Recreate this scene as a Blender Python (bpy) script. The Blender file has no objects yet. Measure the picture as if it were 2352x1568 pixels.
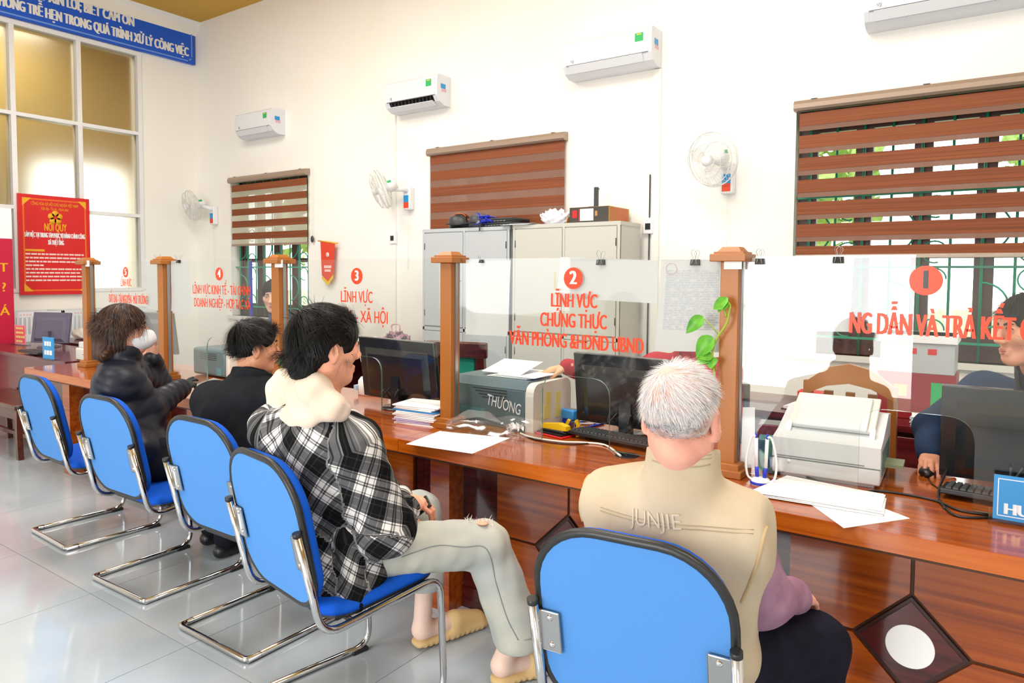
import bpy, bmesh, math, random
import numpy as np
from mathutils import Vector, Matrix, Euler
random.seed(7); rng = np.random.default_rng(11)
S = bpy.context.scene; COL = S.collection; PI = math.pi

# ------------------------------------------------------------------ camera, sky, lamps, exposure
EYE = 1.5
YAW, PITCH, ROLL, FPX, CPX, CPY = math.radians(35.0), math.radians(-2.9612), math.radians(0.407), 1624.23, 1176.0, 714.29
_f = Vector((-math.sin(YAW)*math.cos(PITCH), math.cos(YAW)*math.cos(PITCH), math.sin(PITCH)))
_r = Vector((math.cos(YAW), math.sin(YAW), 0)); _u = _r.cross(_f)
_c, _s = math.cos(ROLL), math.sin(ROLL)
_r, _u = _c*_r+_s*_u, -_s*_r+_c*_u
cd = bpy.data.cameras.new('camera'); cam = bpy.data.objects.new('camera', cd); COL.objects.link(cam)
cd.sensor_width = 36; cd.sensor_fit = 'HORIZONTAL'; cd.lens = 36*FPX/2352
cd.shift_y = -(784-CPY)/2352; cd.clip_start = .05; cd.clip_end = 200
m3 = Matrix((_r, _u, -_f)).transposed()
cam.matrix_world = Matrix.Translation((0, 0, EYE)) @ m3.to_4x4()
S.camera = cam

def ray(x, y): return (x-CPX)/FPX*_r-(y-CPY)/FPX*_u+_f
def atz(x, y, z=.76):
    q = ray(x, y); t = (z-EYE)/q.z; return Vector((q.x*t, q.y*t, z))
def aty(x, y, Y):
    q = ray(x, y); t = Y/q.y; return Vector((q.x*t, Y, EYE+q.z*t))
def atx(x, y, X):
    q = ray(x, y); t = X/q.x; return Vector((X, q.y*t, EYE+q.z*t))

w = bpy.data.worlds.new('sky'); S.world = w; w.use_nodes = True
bg = w.node_tree.nodes['Background']; bg.inputs[0].default_value = (.93, .97, 1, 1); bg.inputs[1].default_value = 4.2
def lamp(name, loc, sx, sy, e, rot=(0, 0, 0), col=(1, .985, .96)):
    l = bpy.data.lights.new(name, 'AREA'); l.shape = 'RECTANGLE'; l.size = sx; l.size_y = sy; l.energy = e; l.color = col
    o = bpy.data.objects.new(name, l); o.location = loc; o.rotation_euler = rot; COL.objects.link(o); return o
lamp('added_ceiling_light', (-5.6, 2.4, 4.72), 2.4, 1.6, 120)  # added overhead area lights without fixtures, the room's main illumination
lamp('added_ceiling_light', (-1.9, 2.6, 4.72), 2.4, 1.6, 120)
lamp('added_ceiling_light', (1.2, .6, 4.72), 2.4, 1.6, 105)
lamp('added_ceiling_light', (-3.5, -.9, 4.72), 2.4, 1.6, 115)
# daylight through the wide entrance and the front windows behind the camera
lamp('entrance_daylight', (-1.7, -3.35, 1.5), 1.8, 2.6, 130, (PI/2, 0, 0), (1, .99, .97))
S.view_settings.view_transform = 'Standard'; S.view_settings.look = 'None'
S.view_settings.exposure = -0.04; S.view_settings.gamma = 1; S.view_settings.use_curve_mapping = False
cy = S.cycles
cy.max_bounces = 8; cy.diffuse_bounces = 4; cy.glossy_bounces = 3; cy.transmission_bounces = 5; cy.transparent_max_bounces = 16
cy.use_denoising = True; cy.sample_clamp_indirect = 6; cy.caustics_reflective = False; cy.caustics_refractive = False
cy.blur_glossy = 1.0

# ------------------------------------------------------------------ helpers
def lin(c):
    return tuple((v/12.92 if v <= .04045 else ((v+.055)/1.055)**2.4) for v in (x/255 for x in c))
def mat(name, rgb, rough=.5, metal=0, spec=.5, bump=None, var=None, coat=0, sss=0, trans=0, alpha=None, emit=None):
    m = bpy.data.materials.new(name); m.use_nodes = True; nt = m.node_tree; b = nt.nodes['Principled BSDF']
    c = lin(rgb)
    b.inputs['Base Color'].default_value = (*c, 1); b.inputs['Roughness'].default_value = rough
    b.inputs['Metallic'].default_value = metal; b.inputs['Specular IOR Level'].default_value = spec
    b.inputs['Coat Weight'].default_value = coat; b.inputs['Coat Roughness'].default_value = .08
    b.inputs['Transmission Weight'].default_value = trans
    if sss: b.inputs['Subsurface Weight'].default_value = sss; b.inputs['Subsurface Radius'].default_value = (.012, .005, .003)
    if emit: b.inputs['Emission Color'].default_value = (*c, 1); b.inputs['Emission Strength'].default_value = emit
    if alpha is not None: b.inputs['Alpha'].default_value = alpha
    if var or bump:
        tc = nt.nodes.new('ShaderNodeTexCoord'); mp = nt.nodes.new('ShaderNodeMapping'); nt.links.new(tc.outputs['Object'], mp.inputs[0])
        def noise(scale, detail=3):
            n = nt.nodes.new('ShaderNodeTexNoise'); n.inputs['Scale'].default_value = scale if not isinstance(scale, tuple) else 1
            n.inputs['Detail'].default_value = detail
            if isinstance(scale, tuple):
                q = nt.nodes.new('ShaderNodeMapping'); q.inputs['Scale'].default_value = scale; nt.links.new(tc.outputs['Object'], q.inputs[0]); nt.links.new(q.outputs[0], n.inputs[0])
            else: nt.links.new(mp.outputs[0], n.inputs[0])
            return n
        if var:   # (rgb2, scale, low, high)
            n = noise(var[1]); r = nt.nodes.new('ShaderNodeValToRGB'); r.color_ramp.elements[0].position = var[2]; r.color_ramp.elements[1].position = var[3]
            r.color_ramp.elements[0].color = (*c, 1); r.color_ramp.elements[1].color = (*lin(var[0]), 1)
            nt.links.new(n.outputs['Fac'], r.inputs[0]); nt.links.new(r.outputs[0], b.inputs['Base Color'])
        if bump:  # (scale, strength, distance)
            n = noise(bump[0]); bp = nt.nodes.new('ShaderNodeBump'); bp.inputs['Strength'].default_value = bump[1]; bp.inputs['Distance'].default_value = bump[2]
            nt.links.new(n.outputs['Fac'], bp.inputs['Height']); nt.links.new(bp.outputs[0], b.inputs['Normal'])
    return m
def wood(name, dark, mid, light, scale=(1.2, 14, 22), rough=.18, coat=.4, contrast=(.3, .52, .75)):
    m = mat(name, mid, rough, coat=coat); nt = m.node_tree; b = nt.nodes['Principled BSDF']
    tc = nt.nodes.new('ShaderNodeTexCoord'); q = nt.nodes.new('ShaderNodeMapping'); q.inputs['Scale'].default_value = scale
    nt.links.new(tc.outputs['Object'], q.inputs[0])
    n = nt.nodes.new('ShaderNodeTexNoise'); n.inputs['Scale'].default_value = 1; n.inputs['Detail'].default_value = 6; n.inputs['Roughness'].default_value = .62; n.inputs['Distortion'].default_value = .25
    nt.links.new(q.outputs[0], n.inputs[0])
    r = nt.nodes.new('ShaderNodeValToRGB'); e = r.color_ramp.elements
    e[0].position, e[1].position = contrast[0], contrast[2]; e[0].color = (*lin(dark), 1); e[1].color = (*lin(light), 1)
    k = e.new(contrast[1]); k.color = (*lin(mid), 1)
    nt.links.new(n.outputs['Fac'], r.inputs[0]); nt.links.new(r.outputs[0], b.inputs['Base Color'])
    return m
def thin_glass(name, tint, f0=.045, rough=0.0):
    """thin clear sheet: transparent with a mirror share that rises at glancing angles (Schlick)"""
    m = bpy.data.materials.new(name); m.use_nodes = True; nt = m.node_tree; nt.nodes.clear()
    o = nt.nodes.new('ShaderNodeOutputMaterial'); mx = nt.nodes.new('ShaderNodeMixShader'); lw = nt.nodes.new('ShaderNodeLayerWeight')
    pw = nt.nodes.new('ShaderNodeMath'); pw.operation = 'POWER'; pw.inputs[1].default_value = 5; nt.links.new(lw.outputs['Facing'], pw.inputs[0])
    ma = nt.nodes.new('ShaderNodeMath'); ma.operation = 'MULTIPLY_ADD'; ma.inputs[1].default_value = 1-f0; ma.inputs[2].default_value = f0; nt.links.new(pw.outputs[0], ma.inputs[0])
    t = nt.nodes.new('ShaderNodeBsdfTransparent'); t.inputs[0].default_value = (*tint, 1)
    g = nt.nodes.new('ShaderNodeBsdfGlossy'); g.inputs['Roughness'].default_value = rough
    nt.links.new(ma.outputs[0], mx.inputs[0]); nt.links.new(t.outputs[0], mx.inputs[1]); nt.links.new(g.outputs[0], mx.inputs[2]); nt.links.new(mx.outputs[0], o.inputs[0])
    return m

class MB:
    """collects shapes into one bmesh"""
    def __init__(s): s.b = bmesh.new(); s.mi = 0
    def _tag(s, fs, smooth=False):
        for f in fs: f.material_index = s.mi; f.smooth = smooth
    def mat(s, i): s.mi = i; return s
    def box(s, x0, x1, y0, y1, z0, z1, M=None, bev=0):
        ps = [Vector((x, y, z)) for x in (x0, x1) for y in (y0, y1) for z in (z0, z1)]
        vs = [s.b.verts.new(M @ p if M else p) for p in ps]
        q = [(0, 1, 3, 2), (4, 6, 7, 5), (0, 4, 5, 1), (2, 3, 7, 6), (0, 2, 6, 4), (1, 5, 7, 3)]
        fs = [s.b.faces.new([vs[i] for i in f]) for f in q]; s._tag(fs)
        if bev:
            r = bmesh.ops.bevel(s.b, geom=list({e for f in fs for e in f.edges}), offset=bev, segments=2, affect='EDGES', profile=.5)
            s._tag(r['faces'], True)
        return s
    def hull8(s, pts):  # 8 corner points in box order (x,y,z nested)
        vs = [s.b.verts.new(p) for p in pts]
        s._tag([s.b.faces.new([vs[i] for i in f]) for f in [(0, 1, 3, 2), (4, 6, 7, 5), (0, 4, 5, 1), (2, 3, 7, 6), (0, 2, 6, 4), (1, 5, 7, 3)]]); return s
    def poly(s, pts, smooth=False):
        s._tag([s.b.faces.new([s.b.verts.new(p) for p in pts])], smooth); return s
    def prism(s, pts, d):      # polygon extruded by vector d
        d = Vector(d); a = [s.b.verts.new(Vector(p)) for p in pts]; c = [s.b.verts.new(Vector(p)+d) for p in pts]; n = len(a)
        fs = [s.b.faces.new(a[::-1]), s.b.faces.new(c)]+[s.b.faces.new((a[i], a[(i+1) % n], c[(i+1) % n], c[i])) for i in range(n)]
        s._tag(fs); return s
    def tube(s, pts, r, n=10, closed=False, cap=True, flat=None):
        pts = [Vector(p) for p in pts]; k = len(pts); rr = r if isinstance(r, (list, tuple)) else [r]*k
        rings = []; prev = None
        for i, p in enumerate(pts):
            if closed: t = pts[(i+1) % k]-pts[i-1]
            else: t = pts[min(i+1, k-1)]-pts[max(i-1, 0)]
            if t.length < 1e-9: t = Vector((0, 0, 1))
            t.normalize()
            if prev is None:
                a = t.cross(Vector((0, 0, 1)));
                if a.length < .1: a = t.cross(Vector((1, 0, 0)))
            else:
                a = prev-t*prev.dot(t)
            a.normalize(); prev = a; b = t.cross(a)
            rings.append([s.b.verts.new(p+(a*math.cos(2*PI*j/n)+b*math.sin(2*PI*j/n)*(flat or 1))*rr[i]) for j in range(n)])
        fs = []
        for i in range(k if closed else k-1):
            A, B = rings[i], rings[(i+1) % k]
            fs += [s.b.faces.new((A[j], A[(j+1) % n], B[(j+1) % n], B[j])) for j in range(n)]
        s._tag(fs, True)
        if cap and not closed: s._tag([s.b.faces.new(rings[0][::-1]), s.b.faces.new(rings[-1])])
        return s
    def cyl(s, p, q, r, n=20, r2=None): return s.tube([p, q], [r, r if r2 is None else r2], n)
    def lathe(s, prof, c=(0, 0, 0), n=24, M=None):   # profile [(r,z)] about z
        c = Vector(c); rings = []
        for r, z in prof:
            rings.append([s.b.verts.new(c+Vector((r*math.cos(2*PI*j/n), r*math.sin(2*PI*j/n), z))) for j in range(n)] if r > 1e-6 else [s.b.verts.new(c+Vector((0, 0, z)))])
        fs = []
        for A, B in zip(rings, rings[1:]):
            for j in range(n):
                a = [A[j % len(A)], A[(j+1) % len(A)], B[(j+1) % len(B)], B[j % len(B)]]
                u = list(dict.fromkeys(a))
                if len(u) > 2: fs.append(s.b.faces.new(u))
        s._tag(fs, True)
        if M: bmesh.ops.transform(s.b, matrix=M, verts=[v for R in rings for v in R])
        return s
    def ball(s, c, r, seg=16, rings=10):
        rx, ry, rz = r if isinstance(r, (tuple, list)) else (r, r, r)
        g = bmesh.ops.create_uvsphere(s.b, u_segments=seg, v_segments=rings, radius=1, matrix=Matrix.Translation(c) @ Matrix.Diagonal((rx, ry, rz, 1)))
        s._tag({f for v in g['verts'] for f in v.link_faces}, True); return s
    def obj(s, name, mats=None, parent=None, loc=None, rot=None, smooth=None):
        me = bpy.data.meshes.new(name); bmesh.ops.recalc_face_normals(s.b, faces=s.b.faces[:]); s.b.to_mesh(me); s.b.free()
        return link(name, me, mats, parent, loc, rot)
def link(name, me, mats=None, parent=None, loc=None, rot=None):
    o = bpy.data.objects.new(name, me); COL.objects.link(o)
    for m in (mats if isinstance(mats, (list, tuple)) else [mats]):
        if m: me.materials.append(m)
    if parent: o.parent = parent
    if loc is not None: o.location = loc
    if rot is not None: o.rotation_euler = rot
    return o
def thing(name, label, cat, loc=(0, 0, 0), rot=(0, 0, 0), group=None):
    o = bpy.data.objects.new(name, None); COL.objects.link(o); o.location = loc; o.rotation_euler = rot if isinstance(rot, (tuple, list, Euler)) else (0, 0, rot)
    o.empty_display_size = .1; return tag(o, label, cat, group)
def tag(o, label, cat, group=None):
    o['label'] = label; o['category'] = cat
    if group: o['group'] = group
    return o
def struct(o): o['kind'] = 'structure'; return o
def dup(root, loc, rot, label, group=None):
    r = root.copy(); COL.objects.link(r); r.location = loc; r.rotation_euler = rot; r['label'] = label
    if group: r['group'] = group
    for ch in list(root.children):
        c = ch.copy(); COL.objects.link(c); c.parent = r
        for g in ch.children:
            d = g.copy(); COL.objects.link(d); d.parent = c
    return r
def _glyphs(s, size, ext):
    cu = bpy.data.curves.new('txt', 'FONT'); cu.body = s; cu.size = size; cu.extrude = ext; cu.align_x = 'LEFT'; cu.align_y = 'CENTER'; cu.resolution_u = 3
    t = bpy.data.objects.new('txt', cu); COL.objects.link(t)
    me = bpy.data.meshes.new_from_object(t.evaluated_get(bpy.context.evaluated_depsgraph_get()))
    bpy.data.objects.remove(t); bpy.data.curves.remove(cu); co = np.empty(len(me.vertices)*3, 'f'); me.vertices.foreach_get('co', co); return me, co.reshape(-1, 3)
HORN = dict(zip('ƠỚỜỞỠỢĐ', 'OÓÒỎÕỌD'))
def text(s, size, m, parent=None, loc=(0, 0, 0), rot=(0, 0, 0), sx=1.0, bold=0.0, ext=.0006, align='CENTER', name='lettering', width=None):
    plain = ''.join(HORN.get(c, c) for c in s); me, co = _glyphs(plain, size, ext); me.name = name; me.materials.clear(); extra = []
    if any(c in HORN for c in s):       # horned O and barred D are put together from the plain letter and a stroke
        _, hc = _glyphs('H', size, 0); y0, y1 = hc[:, 1].min(), hc[:, 1].max(); h = y1-y0
        for i, c in enumerate(s):
            if c not in HORN: continue
            p = _glyphs(plain[:i+1], size, 0); l = _glyphs(plain[i], size, 0); xr = p[1][:, 0].max(); xl = xr-(l[1][:, 0].max()-l[1][:, 0].min()); bpy.data.meshes.remove(p[0]); bpy.data.meshes.remove(l[0])
            if c == 'Đ': extra.append((xl-.06*h, xl+.34*h, y0+.47*h, y0+.56*h))
            else: extra.append((xr-.10*h, xr+.07*h, y1-.16*h, y1-.08*h)); extra.append((xr-.0*h, xr+.08*h, y1-.14*h, y1+.06*h))
    bm = bmesh.new(); bm.from_mesh(me); k = 0
    for a, b, c, d in extra:
        g = bmesh.ops.create_cube(bm, size=1)['verts']
        for v in g: v.co = Vector(((a+b)/2+v.co.x*(b-a), (c+d)/2+v.co.y*(d-c), v.co.z*max(2*ext, .0001)))
    if not bm.verts: bm.free(); return None
    if width: sx = width/max(1e-6, max(v.co.x for v in bm.verts)-min(v.co.x for v in bm.verts))
    for v in bm.verts: v.co.x *= sx
    lo, hi = min(v.co.x for v in bm.verts), max(v.co.x for v in bm.verts); off = {'CENTER': -(lo+hi)/2, 'LEFT': -lo, 'RIGHT': -hi}[align]
    for v in bm.verts: v.co.x += off
    if bold:           # heavier strokes: the outline repeated a little to both sides
        src = bm.verts[:]+bm.edges[:]+bm.faces[:]
        for k, d in enumerate((-bold, bold, -bold*.5, bold*.5)):
            g = bmesh.ops.duplicate(bm, geom=src)['geom']; bmesh.ops.translate(bm, vec=(d, 0, .00006*(k+1)), verts=[v for v in g if isinstance(v, bmesh.types.BMVert)])
    bm.to_mesh(me); bm.free()
    return link(name, me, m, parent, loc, rot)
FRONT = (PI/2, 0, 0)           # lettering that faces -Y
EAST = (PI/2, 0, PI/2)         # lettering that faces +X
def arc(c, r, a0, a1, n, ax=(1, 0, 0), ay=(0, 0, 1)):
    c, ax, ay = Vector(c), Vector(ax), Vector(ay)
    return [c+ax*r*math.cos(a0+(a1-a0)*i/n)+ay*r*math.sin(a0+(a1-a0)*i/n) for i in range(n+1)]
def rounded(pts, r, n=5, closed=False):
    """polyline with rounded corners"""
    pts = [Vector(p) for p in pts]; out = []; k = len(pts)
    for i, p in enumerate(pts):
        if not closed and i in (0, k-1): out.append(p); continue
        a, b = pts[i-1]-p, pts[(i+1) % k]-p; d = min(r, a.length*.49, b.length*.49); A, B = p+a.normalized()*d, p+b.normalized()*d
        for j in range(n+1):
            t = j/n; out.append(A*(1-t)**2+p*2*t*(1-t)+B*t*t)
    return out
def smooth_path(pts, n=6):
    pts = [Vector(p) for p in pts]; out = []
    P = [pts[0]*2-pts[1]]+pts+[pts[-1]*2-pts[-2]]
    for i in range(1, len(P)-2):
        for j in range(n):
            t = j/n; a, b, c, d = P[i-1:i+3]
            out.append(.5*((2*b)+(c-a)*t+(2*a-5*b+4*c-d)*t*t+(3*b-a-3*c+d)*t**3))
    out.append(pts[-1]); return out

# ------------------------------------------------------------------ materials
M = {}
M['wall'] = mat('cream_wall_paint', (250, 248, 243), .75, spec=.2, var=((246, 241, 230), .7, .5, .8))
M['ceiling'] = mat('mustard_ceiling_paint', (214, 170, 84), .8, spec=.1)
M['white'] = mat('white_plastic', (240, 241, 243), .35)
M['offwhite'] = mat('warm_white_plastic', (232, 232, 224), .4)
M['whiteac'] = mat('air_conditioner_white', (226, 229, 236), .35)
M['grout'] = mat('floor_joint_grey', (120, 122, 122), .6)
M['tile'] = mat('pale_grey_polished_tile', (172, 184, 193), .1, coat=.25, var=((186, 196, 203), 2.2, .35, .7))
M['worktop'] = wood('worktop_red_brown_laminate', (130, 56, 14), (164, 80, 24), (184, 100, 38), (.8, 24, 24), .14, .4)
M['edge'] = wood('worktop_edge_orange_laminate', (158, 70, 10), (190, 94, 18), (204, 112, 34), (1, 34, 34), .22, .4)
M['panel'] = wood('orange_brown_panel_laminate', (118, 48, 10), (158, 72, 14), (178, 92, 26), (1.0, 34, 34), .2, .4)
M['mahogany'] = wood('dark_mahogany_laminate', (44, 8, 10), (78, 22, 20), (100, 34, 30), (2, 30, 30), .22, .4)
M['groove'] = mat('dark_joint_brown', (84, 42, 10), .5)
M['post'] = mat('caramel_painted_wood', (168, 104, 42), .35, var=((160, 94, 30), 3, .4, .7))
M['desk'] = wood('plum_brown_desk_laminate', (70, 22, 28), (104, 44, 48), (124, 62, 62), (2, 24, 24), .25, .3)
M['glass'] = thin_glass('clear_glass', (.975, .99, .985))
M['rim'] = mat('green_glass_edge', (120, 160, 150), .15, trans=.3)
M['decal'] = mat('orange_red_vinyl', (230, 62, 8), .35)
M['black'] = mat('black_plastic', (24, 25, 28), .35)
M['blackgloss'] = mat('dark_gloss_plastic', (20, 22, 26), .12, coat=.4)
M['dgrey'] = mat('dark_grey_plastic', (58, 62, 66), .4)
M['mgrey'] = mat('mid_grey_plastic', (120, 126, 128), .45)
M['chrome'] = mat('chrome_tube', (200, 200, 202), .1, metal=1)
M['steel'] = mat('brushed_steel', (176, 178, 180), .28, metal=1)
M['blue'] = mat('blue_mesh_fabric', (82, 140, 208), .85, spec=.2, bump=(700, .15, .001))
M['blueseat'] = mat('deep_blue_seat_fabric', (14, 88, 204), .8, spec=.2, bump=(700, .12, .001))
M['rubber'] = mat('black_piping', (30, 32, 34), .38)
M['blind'] = wood('brown_wood_weave_blind', (108, 54, 24), (134, 70, 34), (150, 84, 44), (.8, 60, 120), .7, 0)
M['sheer'] = mat('pinkish_sheer_weave', (168, 130, 116), .85)
M['rail'] = mat('taupe_metal_headrail', (168, 148, 132), .35, metal=.3)
M['signblue'] = mat('royal_blue_sign', (18, 92, 218), .4)
M['signpale'] = mat('pale_blue_line', (120, 160, 240), .4)
M['red'] = mat('poster_red', (218, 30, 34), .35)
M['crimson'] = mat('crimson_banner', (196, 18, 62), .45)
M['gold'] = mat('gold_yellow_print', (240, 176, 30), .4)
M['orangeline'] = mat('orange_print', (238, 110, 24), .4)
M['cream'] = mat('cream_print', (246, 214, 206), .5)
M['paper'] = mat('white_paper', (249, 250, 252), .6)
M['paperlines'] = mat('printed_grey_line', (196, 200, 212), .7)
M['pink'] = mat('faint_red_stamp', (226, 178, 184), .7)
M['cabinet'] = mat('grey_beige_steel_paint', (200, 200, 192), .4)
M['cabinet2'] = mat('cool_grey_steel_paint', (188, 194, 198), .4)
M['cardboard'] = mat('brown_cardboard', (186, 140, 80), .7)
M['green_iron'] = mat('green_painted_iron', (18, 150, 118), .4)
M['winframe'] = mat('dark_brown_window_wood', (74, 50, 46), .4)
M['skyblue'] = mat('sky_blue_print', (24, 152, 218), .3)
M['leaf'] = mat('bright_green_leaf', (92, 170, 24), .4, var=((60, 140, 20), 30, .4, .7))
M['stem'] = mat('pale_green_stem', (150, 170, 50), .5)
M['yellow'] = mat('yellow_plastic', (238, 196, 10), .35)
M['sticky'] = mat('pale_yellow_note', (232, 222, 130), .6)
M['cobalt'] = mat('cobalt_blue_plastic', (24, 50, 200), .35)
M['stampblue'] = mat('light_blue_plastic', (60, 150, 226), .35)
M['teal'] = mat('teal_cushion', (20, 160, 140), .6)
M['printer'] = mat('pale_grey_printer_plastic', (222, 226, 230), .4)
M['pgrey'] = mat('slate_grey_printer_plastic', (96, 116, 120), .35)
M['clearplastic'] = thin_glass('clear_film', (.86, .86, .89), .16, .15)
M['acrylic'] = thin_glass('clear_acrylic', (.92, .94, .97), .02)
M['fanwire'] = mat('white_fan_wire', (228, 228, 224), .4)
M['fanblade'] = mat('translucent_fan_blade', (226, 230, 232), .25, trans=.0, alpha=.45)
# ------------------------------------------------------------------ the room
LX, WY, CZ, RX, FY = -8.98, 5.4, 4.78, 4.2, -3.3
def tiles():
    fl = struct(MB().box(LX-3, RX, FY-.2, WY+.3, -.12, -.004).obj('floor', M['grout']))
    me = MB().box(.0015, .7985, .0015, .7985, -.02, 0).obj('tile', M['tile']); tm = me.data; bpy.data.objects.remove(me)
    # the joints run at a slant to the counter as in the photo
    a = math.radians(0)
    for i in range(-11, 5):
        for j in range(-4, 7):
            x, y = -.25+i*.8, -.08+j*.8
            if x < LX-.8 or x > RX or y > WY: continue
            t = link('tile', tm, None, fl, (x, y, 0))
tiles()
def wall_with_holes(name, x0, x1, z0, z1, holes, y0, y1, m, axis='x'):
    b = MB(); xs = sorted({x0, x1}|{h[0] for h in holes}|{h[1] for h in holes})
    for a, c in zip(xs, xs[1:]):
        zz = sorted([(h[2], h[3]) for h in holes if h[0] <= a and h[1] >= c]); z = z0
        for lo, hi in zz+[(z1, z1)]:
            if lo > z:
                b.box(a, c, y0, y1, z, lo) if axis == 'x' else b.box(y0, y1, a, c, z, lo)
            z = hi
    bmesh.ops.remove_doubles(b.b, verts=b.b.verts[:], dist=1e-4)
    return struct(b.obj(name, m))
WIN = [(-8.2, -6.68, .95, 2.66), (-4.80, -3.24, .95, 2.70), (-1.29, .30, .95, 2.70)]
wall_with_holes('wall_back', LX-.2, RX, -.1, CZ+.1, WIN, WY, WY+.22, M['wall'])
G0 = [atx(318, 126, LX), atx(318, 307, LX), atx(324, 496, LX)]       # mullion heights on the left wall
gy1 = G0[0].y; gz = [G0[0].z, G0[1].z, G0[2].z]
gz = [gz[0], gz[1], gz[2]]; gz.append(gz[2]-(gz[1]-gz[2])*.9)
gy = [gy1, atx(183, 290, LX).y, atx(30, 270, LX).y]; gy.append(gy[2]-(gy[1]-gy[2]))
wall_with_holes('wall_left', FY, WY+.22, -.1, CZ+.1, [(gy[3], gy[0], gz[3], gz[0])], LX-.2, LX, M['wall'], 'y')
wall_with_holes('wall_front', LX-.2, RX, -.1, CZ+.1, [(-2.62, -.80, -.1, 2.7), (-7.4, -5.0, .9, 2.8), (1.3, 3.3, .9, 2.8)], FY-.22, FY, M['wall'])
struct(MB().box(RX, RX+.2, FY-.22, WY+.22, -.1, CZ+.1).obj('wall_right', M['wall']))
struct(MB().box(LX-.2, RX+.2, FY-.22, WY+.22, CZ, CZ+.15).obj('ceiling', M['ceiling']))
struct(MB().prism([(LX, 5.4, 4.62), (LX+.05, 5.4, 4.62), (LX+.07, 5.4, 4.74), (LX+.16, 5.4, 4.78), (LX, 5.4, 4.78)], (0, -8.7, 0)).obj('trim_1', M['wall']))
# the next room seen through the frosted panes of the left wall
M['mustard'] = mat('mustard_wall_paint', (206, 180, 112), .8, spec=.1)
wall_with_holes('wall_next_room', FY, WY+.2, 0, CZ, [(4.1, 5.3, 1.0, 2.95)], LX-1.75, LX-1.6, M['mustard'], 'y')
struct(MB().box(LX-1.75, LX-.2, WY+.1, WY+.2, 0, CZ).box(LX-1.75, LX-.2, FY-.2, FY, 0, CZ).box(LX-1.75, LX-.2, FY, WY+.2, CZ, CZ+.1).obj('wall_next_room_side', M['mustard']))
lamp('added_corridor_light', (LX-.9, 2.6, 4.6), .8, 3, 85, col=(1, .96, .86))  # added area light without a fixture, brightens the mustard room behind the panes
m = mat('frosted_pane_glass', (226, 222, 206), .32, trans=1.0, spec=.5); M['frost'] = m
win = struct(MB().box(LX-.14, LX+.02, gy[3]-.04, gy[0]+.03, gz[0]-.02, gz[0]+.03).obj('window_4', M['white']))
for k, y in enumerate(gy): MB().box(LX-.12, LX+.015, y-.025, y+.025, gz[3], gz[0]).obj('mullion', M['white'], win)
for z in gz[1:]: MB().box(LX-.12, LX+.012, gy[3], gy[0], z-.02, z+.02).obj('transom', M['white'], win)
for i in range(3):
    for j in range(3):
        MB().box(LX-.06, LX-.052, gy[i+1]+.02, gy[i]-.02, gz[j+1]+.02, gz[j]-.02).obj('pane', M['frost'], win)

# outdoors behind the windows: lawn, hedge and trees; a bright forecourt in front of the entrance
M['lawn'] = mat('pale_green_lawn', (150, 176, 96), .9, var=((186, 196, 130), 2.5, .4, .7))  # two pale grass greens mixed by noise
M['yard'] = mat('pale_sand_forecourt', (226, 214, 194), .9, var=((206, 188, 160), .8, .45, .7))
M['foliage'] = mat('mixed_green_foliage', (120, 150, 66), .8, var=((168, 186, 110), 9, .35, .7))  # two leaf greens mixed by noise
M['bark'] = mat('tree_bark', (110, 92, 78), .9)
struct(MB().box(-16, 10, WY+.22, 24, -.2, -.12).obj('ground_behind', M['lawn']))
struct(MB().box(-16, 14, -24, FY-.22, -.2, -.1).obj('ground_front', M['yard']))
def tree(x, y, h, r, label):
    t = thing('leafy_tree', label, 'tree', (x, y, -.15), group='trees behind the office')
    MB().tube([(0, 0, 0), (.05, 0, h*.4), (-.03, .05, h*.75)], [.13, .1, .06], 10).obj('trunk', M['bark'], t)
    b = MB()
    for k in range(420):
        v = Vector(rng.normal(size=3)).normalized()*r*(.55+.45*random.random()); v.z *= .8
        c = Vector((0, 0, h*.72))+v; a = Vector(rng.normal(size=3)).normalized(); e = a.orthogonal().normalized(); f = a.cross(e); s = .16+.12*random.random()
        b.poly([c-e*s, c-f*s*.5, c+e*s, c+f*s*.5])
    o = b.obj('crown', M['foliage'], t); o['kind'] = 'stuff'
for k, (x, y, h, r) in enumerate([(-3.1, 11.5, 4.2, 1.7), (1.6, 14, 5.2, 2.0), (3.6, 10.5, 3.6, 1.4), (-7.8, 13, 4.5, 1.8), (-12.5, 11, 4.0, 1.6)]):
    tree(x, y, h, r, ['leafy tree outside behind the middle window', 'tall leafy tree outside, left in the wide right window', 'low leafy tree outside, right in the wide right window', 'leafy tree outside, behind the left window with the half raised blind', 'leafy tree outside beyond the corner of the office'][k])
b = MB(); 
for k in range(40):
    x = -14+k*.5; b.box(x, x+.44, 9.2, 9.26, -.15, 1.15)
tag(b.obj('garden_wall', mat('weathered_garden_wall', (206, 204, 190), .9)), 'pale low boundary wall outside behind the windows', 'wall')['kind'] = 'structure'

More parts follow.
